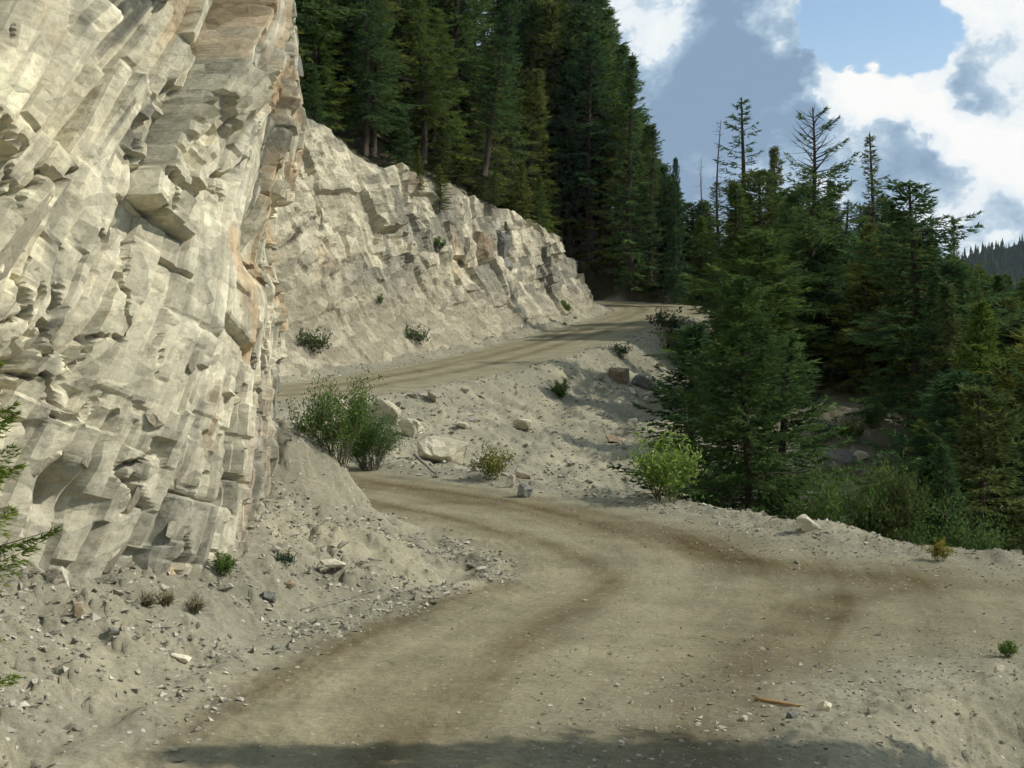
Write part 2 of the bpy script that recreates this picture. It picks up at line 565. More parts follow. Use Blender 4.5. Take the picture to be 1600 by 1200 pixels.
def ground_sheet():
    half = math.radians(27)
    th = np.concatenate([np.linspace(-math.pi, -half, 60)[:-1], np.linspace(-half, half, 520), np.linspace(half, math.pi, 60)[1:]])
    r = [0.6]
    while r[-1] < 1650:
        q = r[-1]
        k = 0.03 if q < 6.5 else 0.0055 if q < 34 else 0.0065 if q < 135 else 0.03 if q < 400 else 0.08
        r.append(q * (1 + k))
    r = np.array(r)
    R, T = np.meshgrid(r, th, indexing='ij')
    P = np.stack([R * np.sin(T), R * np.cos(T)], -1).reshape(-1, 2)
    z, q = terrain(P, True, True)
    x, y = P[:, 0], P[:, 1]
    n = len(P)
    # real colours: pale crushed rock on the slopes, tan dirt on the road, brown packed wheel tracks, duff under the trees
    dust = np.array([0.338, 0.308, 0.210])
    grey = np.array([0.252, 0.234, 0.166])
    tan = np.array([0.262, 0.236, 0.152])
    brown = np.array([0.120, 0.092, 0.048])
    duff = np.array([0.085, 0.075, 0.045])
    moss = np.array([0.075, 0.095, 0.035])
    n1 = fbm(x * 0.35, y * 0.35, 81, 4)
    n2 = fbm(x * 1.7, y * 1.7, 91, 4)
    mixd = sstep(n1 + 0.5 * n2, -0.5, 0.6)[:, None]
    c = dust * mixd + grey * (1 - mixd)
    # wooded ground
    wood = np.maximum(sstep(q['ds'] * 0 + (q['dlf'] - 9), 0, 6), 0)
    hidden = sstep(x, 13.5, 17.5) * sstep(q['drn'], 7, 10) * sstep(q['drf'], 4, 10)
    wood = np.maximum(wood, hidden * (0.6 + 0.4 * n1))
    wood = np.maximum(wood, np.maximum(sstep(y, 128, 136), sstep(x, 30, 40)))
    wood = np.maximum(wood, sstep(q['dc'], 5, 9) * (q['dln'] > 0))
    wood = np.clip(wood, 0, 1)[:, None]
    g2 = sstep(n2 + n1, -0.1, 0.5)[:, None]
    c = c * (1 - wood) + (duff * (1 - 0.5 * g2) + moss * 0.5 * g2) * wood
    # lower road
    road = sstep(-np.maximum(q['dln'], q['drn']), -0.15, 0.7)
    shoulder = np.clip(1 - sstep(-q['drn'], 0.3, 2.6), 0, 1)
    rc = tan * (1 - 0.75 * shoulder[:, None]) + np.array([0.295, 0.278, 0.205]) * 0.75 * shoulder[:, None]
    rc = rc * (1 + 0.10 * n1[:, None])
    st = np.zeros(n)
    tr = [([(500, 744), (700, 772), (900, 806), (1050, 845), (1200, 882), (1400, 907)], 1.0, 0.9),
          ([(1420, 910), (1290, 945), (1210, 1000), (1160, 1060), (1110, 1120), (1080, 1190)], 0.75, 0.75),
          ([(1250, 905), (1160, 960), (1090, 1030), (1040, 1100)], 0.6, 0.35),
          ([(500, 772), (700, 808), (850, 850), (935, 890), (950, 915), (900, 950), (800, 1012), (700, 1090), (600, 1190)], 0.36, 0.75),
          ([(775, 912), (640, 955), (500, 1020), (360, 1095), (200, 1180)], 0.28, 0.95),
          ([(500, 800), (640, 822), (760, 860), (800, 890)], 0.35, 0.35)]
    sel = np.where((y > 5) & (y < 42) & (np.abs(x) < 16))[0]
    for pts, w, s in tr:
        d, _ = poly_dist(P[sel], track(pts))
        ww = w * (1 + 0.35 * fbm(x[sel] * 0.5, y[sel] * 0.5, 101, 3))
        st[sel] = np.maximum(st[sel], s * np.exp(-(d / ww) ** 2) * (0.85 + 0.3 * n2[sel]))
    sn = q['ixn'] * 1.0
    streak = fbm(q['dcn'] * 2.4 + 0.3 * n1, sn * 0.22, 111, 4, 0.65) + 0.22 * fbm(q['dcn'] * 9.0, sn * 0.35, 113, 3, 0.6)
    st = np.clip(st * (1.0 + 0.40 * streak) + 0.22 * np.maximum(streak - 0.05, 0), 0, 1)[:, None]
    rc = rc * (1 + 0.16 * np.clip(-streak, -0.4, 1))[:, None]
    rc = rc * (1 - st) + brown * st
    road = (road * q['on_near'])[:, None]
    c = c * (1 - road) + rc * road
    # upper road: two pairs of packed wheel tracks
    rf = sstep(-np.maximum(q['dlf'], q['drf']), -0.2, 0.6)
    dcf = q['dcf'] - 0.2
    tf = 0.75 * np.exp(-((dcf - 1.2) / 0.55) ** 2) + 0.65 * np.exp(-((dcf + 0.9) / 0.45) ** 2) + 0.4 * np.exp(-((dcf - 2.6) / 0.4) ** 2)
    sf = fbm(q['dcf'] * 2.0, q['ixf'] * 0.5, 112, 4, 0.65)
    tf = np.clip(tf * (0.9 + 0.9 * sf), 0, 1)[:, None]
    fc = (tan * (1 - tf) + brown * 1.1 * tf)
    rf = (rf * q['on_far'])[:, None]
    c = c * (1 - rf) + fc * rf
    c = np.clip(c, 0.02, 0.7)
    zz = np.stack([x, y, z], 1)
    me = np_mesh('ground', zz, grid_faces(len(r), len(th))[:, ::-1], True, c)
    ch = me.attributes.new('chips', 'FLOAT', 'POINT')
    chips = np.clip(1.0 - 0.5 * road[:, 0] * (1 - shoulder) - 0.8 * rf[:, 0] - 0.6 * wood[:, 0], 0.05, 1)
    ch.data.foreach_set('value', chips.astype(np.float32))
    o = link('ground', me, MAT_EARTH)
    tag(o, 'pale rubble slopes and tan dirt road bed winding round the draw', 'ground', kind='structure')
    return o


GROUND = ground_sheet()

# ------------------------------------------------------------------ rock faces
def blocks(v, l, w, L, seed, tilt=0.5):
    """broken beds: irregular bands across v, each split at irregular places along l. Returns offset -1..1 and a cell id value 0..1"""
    vv = v / w
    i0 = np.floor(vv)
    # uneven band edges
    e = hash2(i0, 0, seed) * 0.7
    i = np.where(vv - i0 < e, i0 - 1, i0)
    lo = i + hash2(i, 0, seed) * 0.7
    hi = i + 1 + hash2(i + 1, 0, seed) * 0.7
    fv = (vv - lo) / np.maximum(hi - lo, 1e-3)
    Li = L * (0.5 + 1.2 * hash2(i, 3, seed))
    ll = l / Li + 10 * hash2(i, 5, seed)
    j0 = np.floor(ll)
    e2 = hash2(i, j0, seed + 1) * 0.7
    j = np.where(ll - j0 < e2, j0 - 1, j0)
    fl = ll - j - 0.5
    a = hash2(i, j, seed + 2)
    off = (a - 0.5) * 2 + tilt * ((hash2(i, j, seed + 3) - 0.5) * 2 * (fv - 0.5) + (hash2(i, j, seed + 4) - 0.5) * 2 * (fl - 0.3))
    lend = (j + 1 + hash2(i, j + 1, seed + 1) * 0.7) - (j + hash2(i, j, seed + 1) * 0.7)
    fj = ll - (j + hash2(i, j, seed + 1) * 0.7)
    gap = np.minimum(np.minimum(fv, 1 - fv) * w * np.maximum(hi - lo, 0.1), np.minimum(fj, lend - fj) * Li)
    return off, hash2(i, j, seed + 7), gap


def soften(a, n=1):
    for _ in range(n):
        p = np.pad(a, 1, 'edge')
        a = (p[:-2, 1:-1] + p[2:, 1:-1] + p[1:-1, :-2] + p[1:-1, 2:] + 2 * p[1:-1, 1:-1]
             + 0.5 * (p[:-2, :-2] + p[2:, 2:] + p[:-2, 2:] + p[2:, :-2])) / 8.0
    return a


def split_slabs(name, V, F, C, ids, inside, mat, label, most=150):
    """the face as one object whose joint-bounded slabs are parts of their own; the rest stays the body"""
    fid, fin = ids[F[:, 0]], inside[F].all(1)
    vals, inv, cnt = np.unique(np.round(fid * 1e7).astype(np.int64), return_inverse=True, return_counts=True)
    good = np.zeros(len(vals), int)
    np.add.at(good, inv[fin], 1)
    pick = [k for k in np.argsort(-good) if good[k] > 40][:most]
    chosen = np.full(len(vals), False)
    chosen[pick] = True
    body = ~(chosen[inv] & fin)

    def piece(sel):
        vi, f = np.unique(F[sel], return_inverse=True)
        me = np_mesh(name, V[vi], f.reshape(-1, 4), False, C[vi])
        me.materials.append(mat)
        return me
    root = link(name, piece(body))
    tag(root, label, 'cliff', kind='structure')
    for k in pick:
        link('rock_slab', piece((inv == k) & fin), None, root)
    return root


def near_cliff():
    line = catmull(CLIFF_BASE[::4], 40)
    seg = np.concatenate([[0], np.cumsum(np.hypot(*np.diff(line[:, :2], axis=0).T))])
    yv = line[:, 1]
    # keep from just behind the camera to the head of the draw
    i0 = np.argmax(yv > -8)
    i1 = len(line) - 1 - np.argmax(line[::-1, 0] > -30)
    s0, s1 = seg[i0], seg[i1]
    sa = np.interp(10.8, yv[:np.argmax(line[:, 0] < -14)], seg[:np.argmax(line[:, 0] < -14)])
    sb = seg[np.argmax((yv > 26.0))]
    s = np.concatenate([np.arange(s0, sa, 0.25), np.arange(sa, sb, 0.034), np.arange(sb, s1, 0.3)])
    bx, by = np.interp(s, seg, line[:, 0]), np.interp(s, seg, line[:, 1])
    # smoothed outward normals (towards the road)
    tx, ty = np.gradient(bx, s), np.gradient(by, s)
    k = np.hanning(61)
    k /= k.sum()
    tx = np.convolve(np.pad(tx, 30, 'edge'), k, 'valid')
    ty = np.convolve(np.pad(ty, 30, 'edge'), k, 'valid')
    nl = np.hypot(tx, ty)
    nx, ny = ty / nl, -tx / nl
    # the sheet's rows and columns follow the beds and the cross joints, so that broken edges stay straight and sharp
    aa = np.concatenate([np.arange(-16, -2.5, 0.3), np.arange(-2.5, 15.0, 0.038), np.arange(15.0, 38, 0.4)])
    cc = np.concatenate([np.arange(-8.0, 8.2, 0.038), np.arange(8.2, 13.5, 0.25)])
    A, Cc = np.meshgrid(aa, cc, indexing='ij')
    Z = Cc - 0.40 * np.clip(A - 4, -6, 6)
    cot = np.interp(A, [-4, 1, 4, 6.8, 9.5], [1.05, 1.0, 0.75, 0.34, 0.10])
    u = A + cot * (np.minimum(Z, 5.5) - 1.0)
    u, Z = u + 0.12 * fbm(u * 0.35, Z * 0.35, 12, 2) + 0.025 * fbm(u * 1.5, Z * 1.5, 14, 2), Z + 0.12 * fbm(u * 0.35 + 9, Z * 0.35, 13, 2) + 0.025 * fbm(u * 1.5, Z * 1.5 + 7, 15, 2)
    # how the wall leans and bulges
    prof = np.interp(Z, [-5.5, -3.6, -2.6, -1.0, 0.2, 0.6, 1.4, 3.0, 5.2, 7, 11], [-0.25, 0.0, 0.25, 0.32, 0.38, 0.16, 0.22, 0.46, 0.30, -0.2, -2.6])
    soft = np.interp(Z, [-5.5, -3.6, -1.0, 1.4, 3.0, 5.2, 7, 11], [-0.2, 0.0, 0.22, 0.28, 0.34, 0.22, -0.3, -2.6])
    near_side = sstep(u, 5.5, 7.5)
    prof = prof * near_side + soft * (1 - near_side)
    big = 0.22 * fbm(u * 0.2, Z * 0.2, 3, 2)
    # recess below the right buttress and the hollow in the middle
    rec = -0.35 * np.exp(-(((u - 5.3) / 1.3) ** 2 + ((Z - 1.6) / 1.25) ** 2)) - 0.35 * np.exp(-(((u - 8.2) / 1.0) ** 2 + ((Z - 0.7) / 0.5) ** 2))
    rec += 0.30 * np.exp(-(((u - 1.6) / 1.6) ** 2 + ((Z - 1.5) / 1.4) ** 2)) + 0.30 * np.exp(-(((u - 2.6) / 1.0) ** 2 + ((Z + 0.1) / 0.5) ** 2))
    rec += -0.25 * np.exp(-(((u - 1.9) / 1.0) ** 2 + ((Z + 1.0) / 0.35) ** 2))
    rec += -0.5 * np.exp(-(((u - 3.3) / 0.22) ** 2 + ((Z + 2.05) / 0.28) ** 2))
    vq, lq = A / 1.0, Cc
    b1, c1, g1 = blocks(vq, lq, 1.15, 2.6, 201, 0.9)
    b2, c2, g2 = blocks(vq, lq, 0.44, 1.35, 211, 1.2)
    b3, c3, g3 = blocks(vq, lq, 0.16, 0.62, 221, 1.2)
    x2, k2, _ = blocks(lq, vq, 0.46, 1.0, 215, 1.3)
    x3, k3, _ = blocks(lq, vq, 0.17, 0.40, 225, 1.3)
    swap = sstep(fbm(A * 0.42, Cc * 0.42, 49, 2) + 0.25 * np.minimum(Z + 0.5, 0), 0.14, 0.22)
    swap3 = sstep(fbm(A * 0.6 + 4, Cc * 0.6, 50, 2) + 0.25 * np.minimum(Z + 0.5, 0), 0.12, 0.20)
    b2, c2 = b2 * (1 - swap) + x2 * swap, np.where(swap > 0.5, k2, c2)
    b3, c3 = b3 * (1 - swap3) + x3 * swap3, np.where(swap3 > 0.5, k3, c3)
    steep = sstep(A, 4.5, 7.5)
    rough2 = sstep(fbm(u * 0.4, Z * 0.4, 44, 3), -0.15, 0.35)
    rough3 = sstep(fbm(u * 0.6 + 5, Z * 0.6, 45, 3), 0.0, 0.40)
    B = (0.30 - 0.12 * steep) * b1 + (0.17 - 0.06 * steep) * b2 * (0.40 + 0.60 * rough2) + 0.095 * b3 * (0.12 + 0.88 * np.maximum(rough3, 0.75 * sstep(-Z + 0.6 * fbm(u * 0.5, Z * 0.5, 46, 3), 0.4, 1.4)))
    calm = np.exp(-(((u - 1.8) / 2.4) ** 2 + ((Z - 2.0) / 1.7) ** 2))      # broad fresh slabs high on the near side
    calm = np.maximum(calm, np.exp(-(((u - 7.2) / 1.6) ** 2 + ((Z - 3.0) / 1.6) ** 2)))
    calm = np.maximum(calm, np.exp(-(((u - 5.6) / 0.8) ** 2 + ((Z + 2.4) / 1.3) ** 2)))
    B = B + calm * (0.16 * b1 - 0.10 * b2 * (0.40 + 0.60 * rough2) - 0.07 * b3 * (0.12 + 0.88 * rough3))
    disp = prof + big + rec + B
    # open joints
    def joint(gp, wd, dep, keep):
        return -dep * np.exp(-(gp / wd) ** 2) * keep
    kj = sstep(fbm(u * 0.8, Z * 0.8, 55, 3), 0.0, 0.5)
    # wandering open cracks
    for sd_, fr_, keep_ in ((160, 0.55, 161), (165, 0.9, 166)):
        ck = fbm(u * fr_ + 0.12 * (hash2(np.floor(A * 3), np.floor(Cc * 3), sd_) - 0.5), Z * fr_ * 0.8, sd_, 4, 0.55)
        disp -= 0.26 * np.exp(-(ck / 0.022) ** 2) * sstep(fbm(u * 0.5, Z * 0.5, keep_, 2), -0.05, 0.25)
    kj = 0.25 + 0.75 * kj
    disp += joint(g1, 0.035, 0.30, kj) + joint(g2, 0.026, 0.13, kj * (0.4 + 0.6 * rough2))
    disp += 0.012 * fbm(u * 9, Z * 9, 66, 3)
    S = np.clip(u + sa, s[0], s[-1])
    NX, NY = np.interp(S, s, nx), np.interp(S, s, ny)
    X = np.interp(S, s, bx) + NX * disp
    Y = np.interp(S, s, by) + NY * disp
    V = np.stack([X, Y, Z], -1).reshape(-1, 3)
    # colours of the rock itself: cream fresh breaks, grey weathered faces, rusty and white stains
    cream = np.array([0.66, 0.60, 0.42])
    pale = np.array([0.55, 0.53, 0.425])
    greyc = np.array([0.215, 0.212, 0.170])
    white = np.array([0.68, 0.67, 0.59])
    rust = np.array([0.50, 0.355, 0.20])
    pink = np.array([0.46, 0.37, 0.27])
    tone = c1 * 0.40 + c2 * 0.40 + c3 * 0.20
    zone = fbm(u * 0.28, Z * 0.28, 71, 3)
    tcre = np.clip(sstep(tone + 0.8 * zone, 0.28, 0.66), 0, 1)
    C = greyc * (1 - tcre)[..., None] + (cream * 0.6 + pale * 0.4) * tcre[..., None]
    upl = (np.exp(-(((u - 1.8) / 2.2) ** 2 + ((Z - 1.4) / 1.9) ** 2)) * sstep(tone, 0.25, 0.5))[..., None]
    C = C * (1 - 0.85 * upl) + cream * 1.12 * 0.85 * upl
    low = sstep(-Z + 0.5 * fbm(u * 0.7, Z * 0.7, 75, 3), 0.8, 2.6)[..., None]
    C = C * (1 - 0.55 * low) + np.array([0.36, 0.335, 0.25]) * 0.55 * low
    wh = (sstep(fbm(u * 0.8, Z * 0.45, 77, 4), 0.15, 0.55) * sstep(u, 5.0, 8.0) * sstep(Z, 0.5, 2.0))[..., None]
    C = C * (1 - 0.7 * wh) + white * 0.7 * wh
    ru = (sstep(fbm(u * 0.9, Z * 0.6, 88, 4) + 0.45 * (c2 - 0.5), 0.12, 0.42))[..., None]
    C = C * (1 - 0.7 * ru) + rust * 0.7 * ru
    wet = (sstep(fbm(u * 2.6, Z * 0.22, 90, 4), 0.16, 0.5) * sstep(fbm(u * 0.4, Z * 0.3, 92, 2), -0.1, 0.3))[..., None]
    C = C * (1 - 0.55 * wet) + np.array([0.17, 0.165, 0.135]) * 0.55 * wet
    pk = (sstep(u, 6.4, 8.0) * sstep(-Z, -0.6, 0.6) * sstep(fbm(u * 0.9, Z * 0.3, 89, 3), -0.3, 0.4))[..., None]
    C = C * (1 - 0.6 * pk) + pink * 0.6 * pk
    C = C * (0.80 + 0.34 * c3)[..., None]
    ins = ((u > -1.5) & (u < 12.5) & (Z > -4.0) & (Z < 5.6)).ravel()
    o = split_slabs('rock_cliff', V, grid_faces(len(aa), len(cc)), np.clip(C.reshape(-1, 3), 0.05, 0.75), c1.ravel(), ins, MAT_CLIFF,
                    'tall cream and grey blasted rock face beside the near road')
    info = dict(u=u.ravel(), z=Z.ravel(), V=V, N=np.stack([NX.ravel(), NY.ravel()], 1))
    return o, info


def far_cut():
    line = catmull(LEFT_FAR[::4], 30)
    seg = np.concatenate([[0], np.cumsum(np.hypot(*np.diff(line[:, :2], axis=0).T))])
    i0 = np.argmax(line[:, 1] > 56)
    i1 = np.argmax(line[:, 1] > 136)
    s = np.arange(seg[i0], seg[i1], 0.16)
    bx, by = np.interp(s, seg, line[:, 0]), np.interp(s, seg, line[:, 1])
    tx, ty = np.gradient(bx, s), np.gradient(by, s)
    k = np.hanning(41)
    k /= k.sum()
    tx = np.convolve(np.pad(tx, 20, 'edge'), k, 'valid')
    ty = np.convolve(np.pad(ty, 20, 'edge'), k, 'valid')
    nl = np.hypot(tx, ty)
    lx, ly = -ty / nl, tx / nl                  # uphill, away from the road
    _, ix = poly_dist(np.stack([bx, by], 1), CENTRE_FAR)
    zr = along(CENTRE_FAR, ix, 2)
    hc = cut_height(by)
    t = np.linspace(0, 1, 150)
    S, T = np.meshgrid(s - s[0], t, indexing='ij')
    hcm = hc[:, None] * (1 + 0.10 * fbm(S * 0.12, S * 0 + 3, 5, 3))
    # profile: scree apron, face, rounded lip running back under the duff
    arc = T * (hcm + 4.2) - 0.6
    h = np.where(arc < hcm, arc, hcm - 0.25 * (arc - hcm))
    apron = 2.2 + 1.0 * fbm(S * 0.15, S * 0 + 7, 8, 3)
    off = 0.9 + np.where(h < apron, (h + 0.6) * 1.15, (apron + 0.6) * 1.15 + (h - apron) * 0.42) + np.maximum(arc - hcm, 0) * 1.1
    # keep the mean slope of the terrain behind it
    off = off * 0.72
    u, v = S, arc
    wa = u + 0.45 * v + 2.0 * fbm(u * 0.08, v * 0.12, 12, 2)
    wc = v - 0.22 * u + 2.0 * fbm(u * 0.08 + 9, v * 0.12, 13, 2)
    b1, c1, g1 = blocks(wc, wa, 2.4, 4.0, 301, 1.6)
    b2, c2, g2 = blocks(wc, wa, 0.85, 1.5, 311, 1.6)
    d1, e1, h1 = blocks(u + 0.3 * v + 2.0 * fbm(u * 0.1, v * 0.2, 18, 2), v, 3.6, 2.6, 321, 1.6)
    d2, e2, h2 = blocks(u + 0.3 * v + 1.2 * fbm(u * 0.2, v * 0.3, 19, 2), v, 1.1, 1.0, 331, 1.6)
    slab = np.exp(-(((u - 19) / 9.0) ** 2 + ((v - 5.5) / 3.6) ** 2))        # the smooth dipping slab near the corner
    sel = np.clip(sstep(v / hcm + 0.35 * fbm(u * 0.12, v * 0.12, 21, 3) + 0.012 * (u - 20), 0.45, 0.68), 0, 1)
    face = sstep(v / hcm + 0.30 * fbm(u * 0.10, v * 0.1, 17, 3) + 0.006 * (u - 30), 0.20, 0.55)
    lip = 1 - sstep(v, hcm - 0.4, hcm + 1.8)
    r2 = 0.25 + 0.75 * sstep(fbm(u * 0.15, v * 0.15, 47, 3), -0.2, 0.4)
    rock = (0.42 * b1 + 0.22 * b2 * r2) * (1 - sel) + (0.46 * d1 + 0.22 * d2 * r2) * sel + 0.28 * fbm(u * 0.6, v * 0.6, 48, 4)
    disp = rock * (0.22 + 0.78 * face) * (0.3 + 0.7 * lip) * (1 - 0.75 * slab) + 0.75 * fbm(u * 0.13, v * 0.15, 41, 3) * face
    disp += 0.10 * fbm(u * 1.3, v * 1.3, 43, 4) + 0.05 * fbm(u * 4, v * 4, 44, 2)
    # bouldery bulge near the top, right of the gully
    disp += 0.9 * np.exp(-(((u - 46) / 2.2) ** 2 + ((v - hcm + 1.2) / 1.6) ** 2)) - 0.5 * np.exp(-(((u - 42) / 1.6) ** 2 + ((v - hcm + 2.5) / 3) ** 2))
    offd = off - disp * 0.85
    X = bx[:, None] + lx[:, None] * offd
    Y = by[:, None] + ly[:, None] * offd
    Z = zr[:, None] + h + disp * 0.35
    cream = np.array([0.54, 0.49, 0.35])
    greyc = np.array([0.30, 0.28, 0.215])
    scree = np.array([0.385, 0.345, 0.245])
    rust = np.array([0.46, 0.335, 0.20])
    soil = np.array([0.16, 0.13, 0.085])
    tone = (c1 * 0.5 + c2 * 0.5) * (1 - sel) + (e1 * 0.5 + e2 * 0.5) * sel
    tc = np.clip(sstep(tone + 0.5 * fbm(u * 0.1, v * 0.1, 51, 3) + 0.5 * slab, 0.25, 0.75), 0, 1)[..., None]
    C = greyc * (1 - tc) + cream * tc
    fm = (1 - face)[..., None]
    C = C * (1 - fm) + scree * fm
    ru = (sstep(fbm(u * 0.22, v * 0.16, 52, 4), 0.2, 0.6) * face)[..., None]
    C = C * (1 - 0.4 * ru) + rust * 0.4 * ru
    so = sstep(v - hcm + 0.6 * fbm(u * 0.5, v * 0.5, 53, 3), -0.2, 0.9)[..., None]
    C = C * (1 - so) + soil * so
    C = C * (0.86 + 0.28 * (c2 * (1 - sel) + e2 * sel))[..., None]
    V = np.stack([X, Y, Z], -1).reshape(-1, 3)
    ins = ((face > 0.6) & (v < hcm)).ravel()
    o = split_slabs('rock_cut', V, grid_faces(len(s), len(t)), np.clip(C.reshape(-1, 3), 0.04, 0.75), np.where(sel > 0.5, e1, c1).ravel(), ins, MAT_CUT,
                    'pale blasted rock cut above the far stretch of road')
    return o, V.reshape(len(s), len(t), 3)


CLIFF, CI = near_cliff()
CUT, CUTV = far_cut()

# ------------------------------------------------------------------ plants: materials
def leaf_material(name, lo, hi, trans=0.25):
    m = bpy.data.materials.new(name)
    m.use_nodes = True
    g = NT(m.node_tree)
    g.n.remove(g.n['Principled BSDF'])
    at = g.node('ShaderNodeAttribute', attribute_name='Col').outputs['Fac']
    rnd = g.node('ShaderNodeObjectInfo').outputs['Random']
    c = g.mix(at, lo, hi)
    c = g.mix(1.0, c, g.ramp(rnd, [(0.0, (0.66, 0.76, 0.95)), (0.5, (1.0, 1.0, 1.0)), (1.0, (1.45, 1.22, 0.80))]), 'MULTIPLY')
    d = g.node('ShaderNodeBsdfDiffuse')
    g.l.new(c, d.inputs[0])
    t = g.node('ShaderNodeBsdfTranslucent')
    g.l.new(c, t.inputs[0])
    mx = g.node('ShaderNodeMixShader')
    mx.inputs[0].default_value = trans
    g.l.new(d.outputs[0], mx.inputs[1])
    g.l.new(t.outputs[0], mx.inputs[2])
    g.l.new(mx.outputs[0], g.n['Material Output'].inputs[0])
    return m


def wood_material(name, a, b, scale=6.0):
    m, g, bs = new_mat(name)
    tc = g.node('ShaderNodeTexCoord').outputs['Object']
    mp = g.node('ShaderNodeMapping')
    g.l.new(tc, mp.inputs[0])
    mp.inputs['Scale'].default_value = (scale, scale, scale * 0.18)
    g.l.new(g.mix(g.noise(mp.outputs[0], 1.0, 3, 0.7), a, b), bs.inputs['Color'])
    return m


NEEDLE = leaf_material('fir_needles', (0.036, 0.070, 0.030), (0.125, 0.200, 0.055), 0.4)
NEEDLE_OLIVE = leaf_material('olive_needles', (0.046, 0.072, 0.028), (0.165, 0.205, 0.058), 0.4)
NEEDLE_BLUE = leaf_material('pale_needles', (0.045, 0.075, 0.048), (0.150, 0.205, 0.115), 0.35)
NEEDLE_DARK = leaf_material('dark_needles', (0.026, 0.056, 0.028), (0.088, 0.158, 0.052), 0.35)
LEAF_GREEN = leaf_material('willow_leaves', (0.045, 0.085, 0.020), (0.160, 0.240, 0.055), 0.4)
LEAF_LIME = leaf_material('lime_leaves', (0.10, 0.17, 0.02), (0.46, 0.54, 0.11), 0.4)
LEAF_DULL = leaf_material('dull_leaves', (0.032, 0.055, 0.028), (0.100, 0.145, 0.062), 0.3)
LEAF_GOLD = leaf_material('yellow_leaves', (0.09, 0.10, 0.025), (0.27, 0.26, 0.07), 0.35)
BARK = wood_material('bark', (0.035, 0.028, 0.022), (0.115, 0.095, 0.075))
DEADWOOD = wood_material('dead_wood', (0.13, 0.115, 0.095), (0.34, 0.31, 0.26))
TWIG = wood_material('twig_bark', (0.10, 0.085, 0.06), (0.22, 0.19, 0.14))
SPLINTER = wood_material('broken_wood', (0.30, 0.17, 0.06), (0.50, 0.33, 0.15))


class Soup:
    """triangles collected for one mesh"""
    def __init__(self):
        self.v, self.f, self.c, self.m, self.n = [], [], [], [], 0
        self.cur = 0

    def add(self, v, f, c=None):
        self.v.append(v)
        self.f.append(f + self.n)
        self.c.append(np.full(len(v), 0.5) if c is None else c)
        self.m.append(np.full(len(f), self.cur, np.int32))
        self.n += len(v)

    def tube(self, pts, rad, sides=5, cap=True):
        pts, rad = np.asarray(pts, float), np.asarray(rad, float)
        n = len(pts)
        t = np.gradient(pts, axis=0)
        t /= np.linalg.norm(t, axis=1)[:, None] + 1e-9
        ref = np.array([0.0, 0, 1]) if abs(t[0][2]) < 0.9 else np.array([1.0, 0, 0])
        a = np.cross(t, ref)
        a /= np.linalg.norm(a, axis=1)[:, None] + 1e-9
        b = np.cross(t, a)
        an = np.arange(sides) / sides * 2 * np.pi
        ring = a[:, None] * np.cos(an)[None, :, None] + b[:, None] * np.sin(an)[None, :, None]
        v = (pts[:, None] + ring * rad[:, None, None]).reshape(-1, 3)
        i = np.arange(n - 1)[:, None] * sides
        j = np.arange(sides)[None]
        k = (np.arange(sides)[None] + 1) % sides
        q1 = np.stack([i + j, i + k, i + sides + k], -1).reshape(-1, 3)
        q2 = np.stack([i + j, i + sides + k, i + sides + j], -1).reshape(-1, 3)
        f = [q1, q2]
        if cap:
            f.append(np.array([[(n - 1) * sides, (n - 1) * sides + m, (n - 1) * sides + m + 1] for m in range(1, sides - 1)]))
            f.append(np.array([[0, m + 1, m] for m in range(1, sides - 1)]))
        self.add(v, np.vstack(f))

    def sprays(self, p, d, ln, w, rng, tone, wide=0.0):
        """a leaf-like blade from each point p along d"""
        m = len(p)
        d = d / (np.linalg.norm(d, axis=1)[:, None] + 1e-9)
        r = rng.normal(size=(m, 3))
        s = np.cross(d, r)
        s /= np.linalg.norm(s, axis=1)[:, None] + 1e-9
        ln = np.broadcast_to(ln, (m,))[:, None]
        w = np.broadcast_to(w, (m,))[:, None]
        if wide:                    # four-cornered leaf
            mid = p + d * ln * wide
            v = np.stack([p, mid + s * w / 2, p + d * ln, mid - s * w / 2], 1).reshape(-1, 3)
            i = np.arange(m)[:, None] * 4
            f = np.vstack([i + np.array([[0, 1, 2]]), i + np.array([[0, 2, 3]])])
            c = np.repeat(tone, 4)
        else:
            v = np.stack([p - s * w / 2, p + s * w / 2, p + d * ln], 1).reshape(-1, 3)
            f = np.arange(m * 3).reshape(-1, 3)
            c = np.repeat(tone, 3)
        self.add(v, f, c)

    def mesh(self, name, smooth=False):
        if not self.v:
            return None
        v, f, c = np.vstack(self.v), np.vstack(self.f), np.concatenate(self.c)
        me = np_mesh(name, v, f, smooth, np.repeat(c[:, None], 3, 1))
        if any(m[0] for m in self.m if len(m)):
            me.polygons.foreach_set('material_index', np.concatenate(self.m))
        return me


